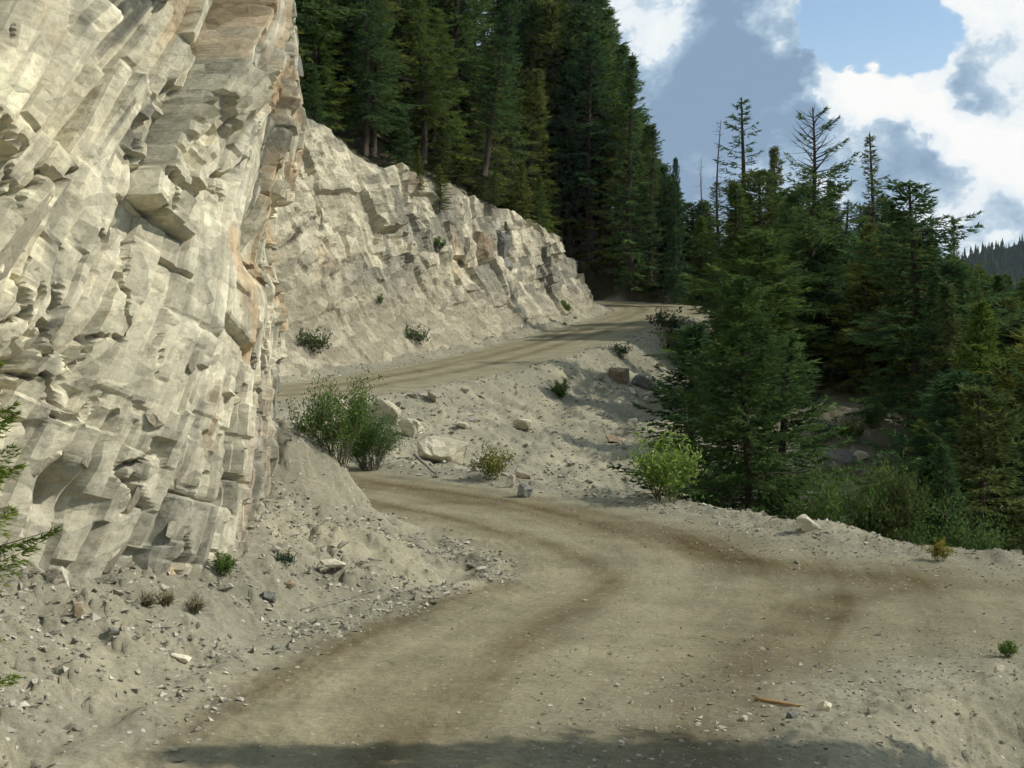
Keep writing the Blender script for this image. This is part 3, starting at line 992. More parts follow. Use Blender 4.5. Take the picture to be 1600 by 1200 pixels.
def conifer(name, seed, H, R, cb=0.08, nb=230, shape=0.8, sp=(0.34, 0.085), step=0.20, per=4, droop=0.30, up=0.55, low=-0.15, gap=0.0, top_bare=1.1, dead=0, lean=0.0, clump=0.0, trunk_r=None, mat=None, belly=0.12):
    """one kind of conifer: returns (trunk mesh, crown mesh, height)"""
    rng = np.random.default_rng(seed)
    wood, crown, limb = Soup(), Soup(), Soup()
    limb.cur = 1
    tr = trunk_r or H * 0.014
    zt = np.linspace(-0.6, H, 14)
    wx = lean * (zt / H) ** 1.4 * H + 0.01 * H * np.sin(zt / H * 5 + seed)
    wy = 0.008 * H * np.cos(zt / H * 6 + seed)
    wood.tube(np.stack([wx, wy, zt], 1), tr * (1.02 - np.clip(zt, 0, H) / H) ** 0.8 + 0.006 * H * 0.25 + np.where(zt < 0.3, tr * 0.25, 0), 7)
    az = rng.uniform(0, 6.28)
    for b in range(nb):
        q = (b + rng.uniform(0, 1)) / nb
        q = q ** 0.92
        t = cb + (1 - cb) * q * 0.985
        az += 2.399 + rng.normal(0, 0.35)
        z0 = t * H
        x0, y0 = np.interp(z0, zt, wx), np.interp(z0, zt, wy)
        prof = (1 - q) ** shape * (0.55 + 0.45 * min(1.0, q / belly)) + 0.035
        L = R * prof * rng.uniform(0.42, 1.22) * (1 + 0.22 * math.cos(az - seed) + 0.12 * math.sin(q * 23 + 2 * az))
        if clump:
            L *= 1 + clump * math.sin(q * 19 + seed + 1.7 * math.sin(az))
        L = max(L, 0.12)
        el = low + (up - low) * q ** 1.3 + rng.normal(0, 0.10)
        bare = q > top_bare and rng.random() < 0.85
        n = max(3, int(L / step) + 1)
        f = np.linspace(0.0, 1, n + 1)
        rr = L * f * math.cos(el)
        zz = z0 + L * f * math.sin(el) - droop * L * f ** 2 * (1 - q) + 0.16 * L * f ** 4
        side = rng.normal(0, 0.10) * L * f ** 2
        ca, sa = math.cos(az), math.sin(az)
        pts = np.stack([x0 + rr * ca - side * sa, y0 + rr * sa + side * ca, zz], 1)
        br = tr * 0.16 * (L / R) + 0.004 * H / 10
        limb.tube(pts[[0, n // 2, n]], [br * (2.2 if bare else 1), br * (1.3 if bare else 0.7), br * 0.35], 3, False)
        if bare:
            for kk in range(3):
                m = rng.integers(1, n + 1)
                e = pts[m] + np.array([ca * 0.3 - sa * rng.normal(0, 0.6), sa * 0.3 + ca * rng.normal(0, 0.6), rng.uniform(-0.1, 0.5)]) * L * 0.45
                limb.tube([pts[m], e], [br * 0.8, br * 0.3], 3, False)
            continue
        if gap and rng.random() < gap:
            continue
        tan = np.gradient(pts, axis=0)
        tan /= np.linalg.norm(tan, axis=1)[:, None] + 1e-9
        lat = np.array([-sa, ca, 0.0])
        keep = f > rng.uniform(0.10, 0.30)
        P, T, F = pts[keep], tan[keep], f[keep]
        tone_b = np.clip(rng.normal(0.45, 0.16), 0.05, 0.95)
        for sd in (-1, 1):
            tl = (0.42 * L * (1.02 - F) ** 0.75 + sp[0] * 0.35) * rng.uniform(0.6, 1.15, len(F))
            td = T * 0.62 + sd * lat * 0.85 + np.array([0, 0, -0.18]) + rng.normal(0, 0.16, (len(F), 3))
            td /= np.linalg.norm(td, axis=1)[:, None]
            for g_ in range(per):
                a = rng.uniform(0.0, 1.0, len(F))
                p = P + td * (tl * a)[:, None] + np.array([0, 0, -0.12]) * (tl * a * a)[:, None] + rng.normal(0, 0.02 * sp[0] / 0.3, (len(F), 3))
                d = td + T * 0.35 + rng.normal(0, 0.42, (len(F), 3)) + np.array([0, 0, -0.06])
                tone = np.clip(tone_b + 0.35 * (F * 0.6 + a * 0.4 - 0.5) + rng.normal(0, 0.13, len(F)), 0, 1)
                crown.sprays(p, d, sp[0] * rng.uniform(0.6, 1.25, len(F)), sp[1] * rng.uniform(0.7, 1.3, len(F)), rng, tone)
    # leader
    m = 26
    a = rng.uniform(0, 1, m)
    p = np.stack([np.full(m, wx[-1]), np.full(m, wy[-1]), H - 0.06 * H * a], 1)
    if top_bare > 1:
        crown.sprays(p, rng.normal(0, 0.6, (m, 3)) + np.array([0, 0, 0.9]), sp[0] * 0.8, sp[1], rng, np.full(m, 0.6))
    # dead lower limbs
    for k in range(dead):
        z0 = H * rng.uniform(0.06, max(cb + 0.08, 0.12))
        a = rng.uniform(0, 6.28)
        L = R * rng.uniform(0.3, 0.85)
        x0, y0 = np.interp(z0, zt, wx), np.interp(z0, zt, wy)
        e1 = np.array([x0 + L * 0.55 * math.cos(a), y0 + L * 0.55 * math.sin(a), z0 - 0.02 * L])
        e2 = np.array([x0 + L * math.cos(a + 0.15), y0 + L * math.sin(a + 0.15), z0 - rng.uniform(0.1, 0.4) * L])
        limb.tube([(x0, y0, z0), e1, e2], [tr * 0.13, tr * 0.09, tr * 0.03], 3, False)
        for j in range(2):
            e3 = e1 + np.array([math.cos(a + rng.normal(0, 0.8)), math.sin(a + rng.normal(0, 0.8)), rng.uniform(-0.5, 0.2)]) * L * 0.4
            limb.tube([e1, e3], [tr * 0.06, tr * 0.02], 3, False)
    wm = wood.mesh(name + '_trunk', True)
    wm.materials.append(BARK)
    for v_, f_, c_ in zip(limb.v, limb.f, limb.c):
        crown.cur = 1
        crown.v.append(v_)
        crown.f.append(f_ + crown.n)
        crown.c.append(c_)
        crown.m.append(np.ones(len(f_), np.int32))
    cm = crown.mesh(name + '_crown')
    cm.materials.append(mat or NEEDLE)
    cm.materials.append(BARK)
    return wm, cm, H


def snag_mesh(name, seed, H, R, n=46, mat=None, lean=0.0):
    rng = np.random.default_rng(seed)
    wood = Soup()
    tr = H * 0.012
    zt = np.linspace(-0.5, H, 12)
    wx = lean * zt + 0.012 * H * np.sin(zt / H * 6 + seed)
    wood.tube(np.stack([wx, 0.01 * H * np.cos(zt / H * 5), zt], 1), tr * (1.05 - np.clip(zt, 0, H) / H) ** 0.9 + 0.006, 6)
    for b in range(n):
        q = rng.uniform(0.15, 0.99)
        z0 = q * H
        L = R * (1.1 - q) ** 0.7 * rng.uniform(0.35, 1.1)
        a = rng.uniform(0, 6.28)
        x0 = np.interp(z0, zt, wx)
        el = rng.normal(0.15, 0.25) if q > 0.5 else rng.normal(-0.15, 0.2)
        e1 = np.array([x0 + L * 0.5 * math.cos(a), L * 0.5 * math.sin(a), z0 + L * 0.5 * math.sin(el)])
        e2 = np.array([x0 + L * math.cos(a + 0.2), L * math.sin(a + 0.2), z0 + L * math.sin(el) + rng.uniform(-0.1, 0.35) * L])
        r = tr * 0.20 * L / R + 0.008
        wood.tube([(x0, 0, z0), e1, e2], [r, r * 0.7, r * 0.3], 3, False)
        for j in range(4):
            s0 = e1 + (e2 - e1) * rng.uniform(-0.3, 0.9)
            e3 = s0 + np.array([math.cos(a + rng.normal(0, 1)), math.sin(a + rng.normal(0, 1)), rng.uniform(-0.3, 0.4)]) * L * 0.3
            wood.tube([s0, e3], [r * 0.5, r * 0.2], 3, False)
    m = wood.mesh(name, True)
    m.materials.append(mat or DEADWOOD)
    return m, H


def shrub(name, seed, H, R, stems=16, leaves=2600, leaf=(0.09, 0.045), mat=None, wide=0.5, bare=0.0, upright=0.6, fill=0.35):
    rng = np.random.default_rng(seed)
    wood, fol = Soup(), Soup()
    per = leaves // stems
    for s in range(stems):
        a = rng.uniform(0, 6.28)
        reach = R * math.sqrt(rng.uniform(0.02, 1.0))
        h = H * rng.uniform(0.55, 1.0) * (1 - 0.35 * (reach / R) ** 2)
        b0 = np.array([0.18 * R * math.cos(a + 1), 0.18 * R * math.sin(a + 1), -0.1])
        e = np.array([reach * math.cos(a), reach * math.sin(a), h])
        t = np.linspace(0, 1, 6)[:, None]
        pts = b0 * (1 - t) + e * t + np.array([0, 0, 1.0]) * (np.sin(t * math.pi) * h * 0.12 * upright) + rng.normal(0, 0.02 * H, (6, 3)) * t
        wood.tube(pts, np.linspace(0.012, 0.003, 6) * H / 1.6, 4, False)
        for k in range(5):
            m = rng.integers(2, 5)
            tip = pts[m] + np.array([rng.normal(0, 0.5), rng.normal(0, 0.5), rng.uniform(0.1, 0.7)]) * R * 0.45
            wood.tube([pts[m], tip], [0.005 * H / 1.6, 0.002 * H / 1.6], 3, False)
            if rng.random() < bare:
                continue
            n = per // 6
            f = rng.uniform(0.1, 1.05, n)[:, None]
            p = pts[m] * (1 - f) + tip * f + rng.normal(0, 0.07 * R, (n, 3))
            p[:, 2] = np.maximum(p[:, 2], 0.02)
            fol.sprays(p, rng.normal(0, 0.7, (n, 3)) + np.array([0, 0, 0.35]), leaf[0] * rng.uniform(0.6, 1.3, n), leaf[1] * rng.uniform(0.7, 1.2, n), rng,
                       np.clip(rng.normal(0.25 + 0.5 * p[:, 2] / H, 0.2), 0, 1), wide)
        if rng.random() >= bare:
            n = per // 6
            f = rng.uniform(0.15, 1.02, n)
            p = np.stack([np.interp(f, np.linspace(0, 1, 6), pts[:, k]) for k in range(3)], 1) + rng.normal(0, fill * 0.2 * R, (n, 3))
            p[:, 2] = np.maximum(p[:, 2], 0.02)
            fol.sprays(p, rng.normal(0, 0.7, (n, 3)) + np.array([0, 0, 0.35]), leaf[0] * rng.uniform(0.6, 1.3, n), leaf[1] * rng.uniform(0.7, 1.2, n), rng,
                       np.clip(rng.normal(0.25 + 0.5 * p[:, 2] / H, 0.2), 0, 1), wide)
    wm = wood.mesh(name + '_stems', True)
    wm.materials.append(TWIG)
    fm = fol.mesh(name + '_leaves')
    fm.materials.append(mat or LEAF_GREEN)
    return wm, fm, H


def plant_tree(proto, x, y, h, label, cat='tree', group=None, name='fir_tree', wide=1.0, rz=None, rng=random.Random(5), z=None, crown='crown', trunk='trunk', tilt=0.0, sink=0.0):
    wm, cm, H = proto
    s = h / H
    zz = (ground(x, y) if z is None else z) - sink
    e = empty(name, (x, y, zz), rng.uniform(0, 6.28) if rz is None else rz, (s * wide, s * wide, s))
    if tilt:
        e.rotation_euler = (0, tilt, e.rotation_euler[2])
    tag(e, label, cat, group)
    link(trunk, wm, None, e)
    if cm is not None:
        link(crown, cm, None, e)
    return e


FIR = [conifer('fir_a', 11, 15, 2.7, 0.05, 240, 0.75), conifer('fir_b', 12, 15, 2.5, 0.07, 220, 0.85, gap=0.06, mat=NEEDLE_OLIVE), conifer('fir_c', 13, 15, 3.0, 0.04, 240, 0.7, droop=0.4)]
SLIM = [conifer('spruce_a', 21, 18, 1.9, 0.08, 260, 0.7, sp=(0.30, 0.085), gap=0.08), conifer('spruce_b', 22, 18, 1.7, 0.12, 230, 0.6, sp=(0.30, 0.085), gap=0.15, mat=NEEDLE_OLIVE)]
TALL = [conifer('forest_a', 31, 18, 2.3, 0.26, 220, 0.6, gap=0.1, dead=26), conifer('forest_b', 32, 18, 2.6, 0.20, 230, 0.65, gap=0.08, dead=22, mat=NEEDLE_OLIVE),
        conifer('forest_c', 33, 18, 2.0, 0.34, 200, 0.55, gap=0.12, dead=30)]
OPEN = conifer('open_fir', 41, 15, 2.3, 0.10, 105, 0.62, sp=(0.30, 0.07), step=0.22, per=3, up=0.35, gap=0.12)
RAGGED = conifer('ragged_fir', 42, 15, 3.1, 0.06, 190, 0.42, top_bare=0.74, up=0.5, low=-0.1)
PALE = conifer('pale_spruce', 43, 15, 2.1, 0.08, 150, 0.8, sp=(0.28, 0.07), gap=0.15, up=0.35, mat=NEEDLE_BLUE)
CLUMPY = conifer('clumpy_fir', 44, 15, 3.0, 0.20, 200, 0.42, sp=(0.32, 0.09), clump=0.45, gap=0.1, dead=8, up=0.2)
BROAD = [conifer('broad_fir_a', 45, 13, 3.4, 0.03, 290, 0.60, sp=(0.32, 0.085), step=0.19, clump=0.28, belly=0.25, gap=0.05),
         conifer('broad_fir_b', 46, 13, 3.0, 0.05, 260, 0.52, sp=(0.32, 0.085), step=0.19, clump=0.35, belly=0.35, gap=0.08, mat=NEEDLE_OLIVE)]
HERO = conifer('near_fir', 51, 10, 2.75, 0.02, 330, 0.62, sp=(0.20, 0.050), step=0.13, per=6, droop=0.35, clump=0.25, belly=0.42, mat=NEEDLE_DARK)
SNAG = snag_mesh('dead_snag', 61, 15, 1.8, 70, BARK)
SNAG_THIN = snag_mesh('thin_snag', 62, 14, 1.4, 50)


def px_x(px, y):
    return (px - CX) / FPX * y


def tree_at(proto, px, y, top, label, **kw):
    """a tree whose stem stands on the ground y metres out and whose tip reaches the given line of the photograph"""
    x = px_x(px, y)
    z = ground(x, y)
    return plant_tree(proto, x, y, max((HY - top) / FPX * y - z, 1.0), label, z=z, **kw)


# ------------------------------------------------------------------ single trees one can tell apart
tree_at(HERO, 1165, 37.0, 432, 'large dense dark green fir just beyond the road edge', name='fir_tree', rz=0.6)
tree_at(FIR[0], 1088, 40.0, 505, 'smaller fir leaning against the large dense fir on its cliff side', name='fir_tree', wide=1.5)
tree_at(FIR[2], 1225, 41.0, 520, 'fir half hidden behind the large dense fir, valley side', name='fir_tree', wide=1.5)
tree_at(CLUMPY, 1427, 60.0, 283, 'tall fir with clumpy crown and bare dark lower trunk on the spur', name='fir_tree', wide=1.35, rz=1.0)
tree_at(RAGGED, 1268, 78.0, 168, 'tall ragged fir with bare spiky antler-like top', name='fir_tree', rz=0.4)
tree_at(OPEN, 1160, 100.0, 153, 'tall open fir with see-through crown beside a dead snag', name='fir_tree', wide=1.15)
tree_at(PALE, 1362, 86.0, 208, 'slender pale green spruce with tapering spire tip', name='spruce_tree', wide=1.1)
tree_at(SLIM[1], 1490, 112.0, 338, 'small lone spruce tip standing above the far treeline', name='spruce_tree', wide=0.9)
tree_at(SLIM[0], 986, 122.0, 84, 'tall slim spruce alone at the edge of the hillside forest', name='spruce_tree', wide=1.0)
tree_at(SLIM[1], 1018, 124.0, 195, 'thin spruce next to the tallest slim one at the forest edge', name='spruce_tree', wide=0.9)
tree_at(FIR[0], 1056, 122.0, 246, 'narrow dark fir with rounded tip against the grey cloud', name='fir_tree', wide=0.6)
tree_at(FIR[1], 1212, 104.0, 228, 'broad fir between the open fir and the ragged antler-topped fir', name='fir_tree', wide=0.95)
tree_at((SNAG[0], None, SNAG[1]), 1124, 131.0, 188, 'grey bare dead tree beside the tall open fir', name='dead_tree', trunk='trunk_and_limbs')
tree_at((SNAG_THIN[0], None, SNAG_THIN[1]), 1098, 133.0, 246, 'short thin dead tree with twiggy top near the grey snag', name='dead_tree', trunk='trunk_and_limbs')
tree_at(FIR[2], 1575, 40.0, 560, 'big fir at the photo right edge reaching over the valley', name='fir_tree', wide=1.1)
tree_at(FIR[0], 1535, 47.0, 470, 'bushy fir rising behind the roadside brush near the right edge', name='fir_tree', wide=1.2)
tree_at(FIR[1], 1480, 55.0, 440, 'olive fir close behind the clumpy fir with bare trunk', name='fir_tree', wide=1.25)
tree_at(FIR[1], 1610, 33.0, 640, 'fir whose olive boughs hang in at the right edge', name='fir_tree', wide=1.1)
# trees just out of the picture whose shade falls across the foreground
plant_tree(SLIM[0], 10.1, 9.7, 12.8, 'tall slim spruce below the road edge throwing shade on the road', name='spruce_tree', wide=1.25)
plant_tree(FIR[2], 12.1, 9.4, 13.4, 'dense fir on the bank below the shaded road edge', name='fir_tree')

# ------------------------------------------------------------------ the hillside forest above the rock cut
def thin_out(c, mind):
    keep = []
    for p in c:
        if all((p[0] - q[0]) ** 2 + (p[1] - q[1]) ** 2 > mind ** 2 for q in keep):
            keep.append(p)
    return keep


def forest():
    rng = np.random.default_rng(77)
    c = np.stack([rng.uniform(-48, 24, 14000), rng.uniform(62, 190, 14000)], 1)
    d, ix = poly_dist(c, LEFT_FAR)
    top = 1.9 + (cut_height(along(LEFT_FAR, ix, 1)) - 0.5) / 1.5 + 1.3
    px = CX + FPX * c[:, 0] / c[:, 1]
    z, q = terrain(c, True, True)
    ok = (d > top) & (d < top + 34) & (px > 400) & (px < 985)
    two = (q['hill2'] > 0.8) & (px > 780) & (px < 1060) & (c[:, 1] < 185)
    ok |= two
    c, back, two, z = c[ok], np.where(two, 8, d - top)[ok], two[ok], z[ok]
    order = np.argsort(back + rng.uniform(0, 3, len(back)) + np.where(two, (c[:, 1] - 135) * 0.5, 0))
    keep = thin_out([tuple(c[i]) + (back[i], z[i], two[i]) for i in order], 2.7)[:150]
    r = random.Random(9)
    row = sorted([k for k in keep if k[2] < 3.2], key=lambda k: k[0] / k[1])
    nth = {id(k): i for i, k in enumerate(row)}
    words = ['first', 'second', 'third', 'fourth', 'fifth', 'sixth', 'seventh', 'eighth', 'ninth', 'tenth', 'eleventh', 'twelfth', 'thirteenth', 'fourteenth', 'fifteenth',
             'sixteenth', 'seventeenth', 'eighteenth', 'nineteenth', 'twentieth', 'twenty-first', 'twenty-second', 'twenty-third', 'twenty-fourth', 'twenty-fifth', 'twenty-sixth', 'twenty-seventh', 'twenty-eighth', 'twenty-ninth', 'thirtieth', 'thirty-first', 'thirty-second']
    for k in keep:
        x, y, b, zz, tw = k
        front = id(k) in nth
        kind = r.choice([TALL[0], TALL[1], TALL[2], FIR[0], FIR[1]] if front else TALL + [TALL[0], FIR[1], SLIM[0]])
        h = r.uniform(19, 27)
        p = CX + FPX * x / y
        if tw:
            h = r.uniform(22, 32) * np.interp(p, [930, 960, 1000, 1060], [1.0, 0.78, 0.6, 0.42])
        size = 'tall'
        if front:
            h = r.uniform(14, 18)
            if r.random() < 0.35:
                h *= 0.42
                kind = r.choice(FIR)
                size = 'young'
        if front:
            i = nth[id(k)]
            lab = '%s conifer, %s from the near cliff along the lip of the rock cut' % (size, words[i] if i < 32 else 'near the end')
            grp = 'front row of the hillside forest'
        elif tw:
            lab, grp = 'dark conifer on the steep wooded hillside behind the far bend', 'hillside behind the far bend'
        else:
            lab, grp = 'dark conifer in the dense hillside forest behind the front row', 'deep hillside forest'
        plant_tree(kind, x, y, h, lab, group=grp, name='conifer_tree', z=zz, wide=r.uniform(1.1, 1.5), rng=r, tilt=r.gauss(0, 0.025))


forest()

SKY_PX = [940, 980, 1000, 1040, 1080, 1120, 1160, 1200, 1240, 1300, 1340, 1400, 1440, 1480, 1520, 1560, 1600, 1700]
SKY_PY = [230, 270, 280, 285, 290, 290, 285, 272, 275, 290, 310, 315, 365, 390, 400, 415, 430, 450]


def spur_wood():
    rng = np.random.default_rng(78)
    c = np.stack([rng.uniform(6, 75, 9000), rng.uniform(56, 165, 9000)], 1)
    px = CX + FPX * c[:, 0] / c[:, 1]
    z, q = terrain(c, True, True)
    ok = (px > 935) & (px < 1650) & (z > -26) & ~q['on_far']
    ok &= (q['drf'] > np.where(c[:, 1] < 112, 17, 7)) | (c[:, 1] > 128)
    ok &= q['hill2'] <= 0.8
    ok &= (np.minimum(q['drf'], 50) > 1.5)
    ok &= ~((px < 1075) & (c[:, 1] < 127))
    ok &= ~((c[:, 1] < 70) & (px > 1235) & (px < 1455))
    ok &= ~((c[:, 1] < 64) & (px < 1260))
    idx = np.where(ok)[0]
    idx = idx[np.argsort(c[idx, 1] + rng.uniform(0, 30, len(idx)))]
    keep = thin_out([(c[i, 0], c[i, 1], z[i], px[i], q['drf'][i]) for i in idx], 3.1)[:85]
    r = random.Random(10)
    for x, y, zz, p, drf in keep:
        lim = (HY - (np.interp(p, SKY_PX, SKY_PY) + r.uniform(0, 70))) / FPX * y - zz
        h = min(r.uniform(9, 17), lim)
        if 80 < y < 127:
            h = min(h, (drf + 4) / 1.2)
        if h < 2.0:
            continue
        k = r.choice(FIR + BROAD + BROAD + [SLIM[0], PALE])
        far = y > 100
        plant_tree(k, x, y, h, 'mixed conifer in the wood beyond the far bend' if far else 'mixed conifer on the wooded spur across the draw',
                   group='wood beyond the far bend' if far else 'wood on the spur', name='conifer_tree', z=zz, wide=r.uniform(1.3, 1.7) if far else r.uniform(1.3, 1.8), rng=r, tilt=r.gauss(0, 0.03))


spur_wood()


def treeline():
    """the row of crowns that makes the skyline between the far bend and the valley, and the row below it"""
    r = random.Random(21)
    words = ['first', 'second', 'third', 'fourth', 'fifth', 'sixth', 'seventh', 'eighth', 'ninth', 'tenth', 'eleventh', 'twelfth', 'thirteenth', 'fourteenth', 'fifteenth', 'sixteenth',
             'seventeenth', 'eighteenth', 'nineteenth', 'twentieth', 'twenty-first', 'twenty-second', 'twenty-third', 'twenty-fourth', 'twenty-fifth', 'twenty-sixth', 'twenty-seventh']
    for i, px in enumerate(range(1006, 1620, 23)):
        y = r.uniform(112, 128) if px < 1130 else r.uniform(88, 108)
        x = px_x(px + r.uniform(-6, 6), y)
        if px < 1130:
            y = r.uniform(132, 140)
            x = px_x(px, y)
        z = ground(x, y)
        h = (HY - np.interp(px, SKY_PX, SKY_PY) - r.uniform(-15, 30)) / FPX * y - z
        if h > 2:
            plant_tree(r.choice(FIR + BROAD + [PALE, SLIM[0]]), x, y, h, 'skyline conifer, %s along the treeline counting from the far bend' % words[i], group='skyline row of conifers', name='conifer_tree', z=z,
                       wide=r.uniform(1.3, 1.8), rng=r)
    for i, px in enumerate(range(1190, 1620, 24)):
        y = r.uniform(70, 84)
        x = px_x(px + r.uniform(-8, 8), y)
        z = ground(x, y)
        h = min((HY - np.interp(px, SKY_PX, SKY_PY) - r.uniform(60, 130)) / FPX * y - z, 14)
        if h > 2:
            plant_tree(r.choice(BROAD), x, y, h, 'broad spur conifer, %s in the row below the skyline counting from the large fir' % words[i], group='row of conifers below the skyline', name='conifer_tree', z=z,
                       wide=r.uniform(1.6, 2.1), rng=r)


treeline()


def lower_wood():
    """the trees that fill the valley side below the near road at the right"""
    rng = np.random.default_rng(79)
    c = np.stack([rng.uniform(8, 34, 3000), rng.uniform(26, 58, 3000)], 1)
    px = CX + FPX * c[:, 0] / c[:, 1]
    z, q = terrain(c, True, True)
    ok = (px > 1450) & (px < 1680) & (q['drn'] > 3.0)
    idx = np.where(ok)[0]
    keep = thin_out([(c[i, 0], c[i, 1], z[i], px[i]) for i in idx], 2.6)[:34]
    r = random.Random(12)
    for x, y, zz, p in keep:
        top = np.interp(p, [1450, 1500, 1600, 1700], [600, 510, 470, 450]) + r.uniform(0, 120) + (40 - y) * 6 * (y < 40)
        h = (HY - top) / FPX * y - zz
        if h < 2:
            continue
        plant_tree(r.choice(BROAD + [FIR[0]]), x, y, min(h, 15), 'conifer crowding the steep bank below the near road', group='conifers on the bank below the near road', name='conifer_tree', z=zz,
                   wide=r.uniform(1.1, 1.5), rng=r)


lower_wood()

# ------------------------------------------------------------------ rocks
def ray_hit(px, py, y0=7.0, y1=130.0):
    """where the sight line through a picture point meets the ground"""
    y = np.arange(y0, y1, 0.12)
    x = px_x(px, y)
    zr = (HY - py) / FPX * y
    zt = terrain(np.stack([x, y], 1))
    k = np.argmax(zr < zt)
    return (x[k], y[k], zt[k]) if (zr < zt).any() else None


def stone_mesh(name, seed, dims, n=12, sharp=0.75):
    rng = np.random.default_rng(seed)
    p = rng.uniform(-1, 1, (n, 3))
    p /= (np.abs(p) ** 5).sum(1)[:, None] ** (1 / 5) / rng.uniform(sharp, 1.0, (n, 1))
    p *= np.array(dims) / 2
    bm = bmesh.new()
    for q in p:
        bm.verts.new(q)
    r = bmesh.ops.convex_hull(bm, input=bm.verts)
    bmesh.ops.delete(bm, geom=list({g for g in r['geom_interior'] + r['geom_unused'] if isinstance(g, bmesh.types.BMVert)}), context='VERTS')
    bmesh.ops.recalc_face_normals(bm, faces=bm.faces)
    me = bpy.data.meshes.new(name)
    bm.to_mesh(me)
    bm.free()
    return me


def big_stone_mesh(name, seed, dims, n=16):
    """a boulder with broken edges: hull, bevel, a little surface relief"""
    me = stone_mesh(name, seed, dims, n, 0.85)
    bm = bmesh.new()
    bm.from_mesh(me)
    m = min(dims)
    bmesh.ops.bevel(bm, geom=list(bm.edges), offset=m * 0.035, segments=1, affect='EDGES', profile=0.6)
    bmesh.ops.triangulate(bm, faces=bm.faces)
    bmesh.ops.subdivide_edges(bm, edges=[e for e in bm.edges if e.calc_length() > m * 0.3], cuts=1)
    rng = random.Random(seed)
    for v in bm.verts:
        v.co += Vector((rng.gauss(0, 1), rng.gauss(0, 1), rng.gauss(0, 1))) * m * 0.018
    bm.to_mesh(me)
    bm.free()
    return me


STONES = [stone_mesh('stone_shape', 400 + i, ((1.2, 0.8, 0.6), (1.0, 0.9, 0.7), (1.5, 0.8, 0.35), (1.3, 1.0, 0.45), (1.6, 0.6, 0.4))[i % 5], 9 + i % 5) for i in range(12)]
for m_ in STONES:
    m_.materials.append(MAT_STONE)
PALE_STONE = rock_material('pale_boulder', 0.05, 1.3, use_attr=False, tint=(0.68, 0.62, 0.46), spread=0.08)
GREY_STONE = rock_material('grey_boulder', 0.05, 1.3, use_attr=False, tint=(0.30, 0.29, 0.25))
RUST_STONE = rock_material('rusty_boulder', 0.05, 1.0, use_attr=False, tint=(0.34, 0.27, 0.18))

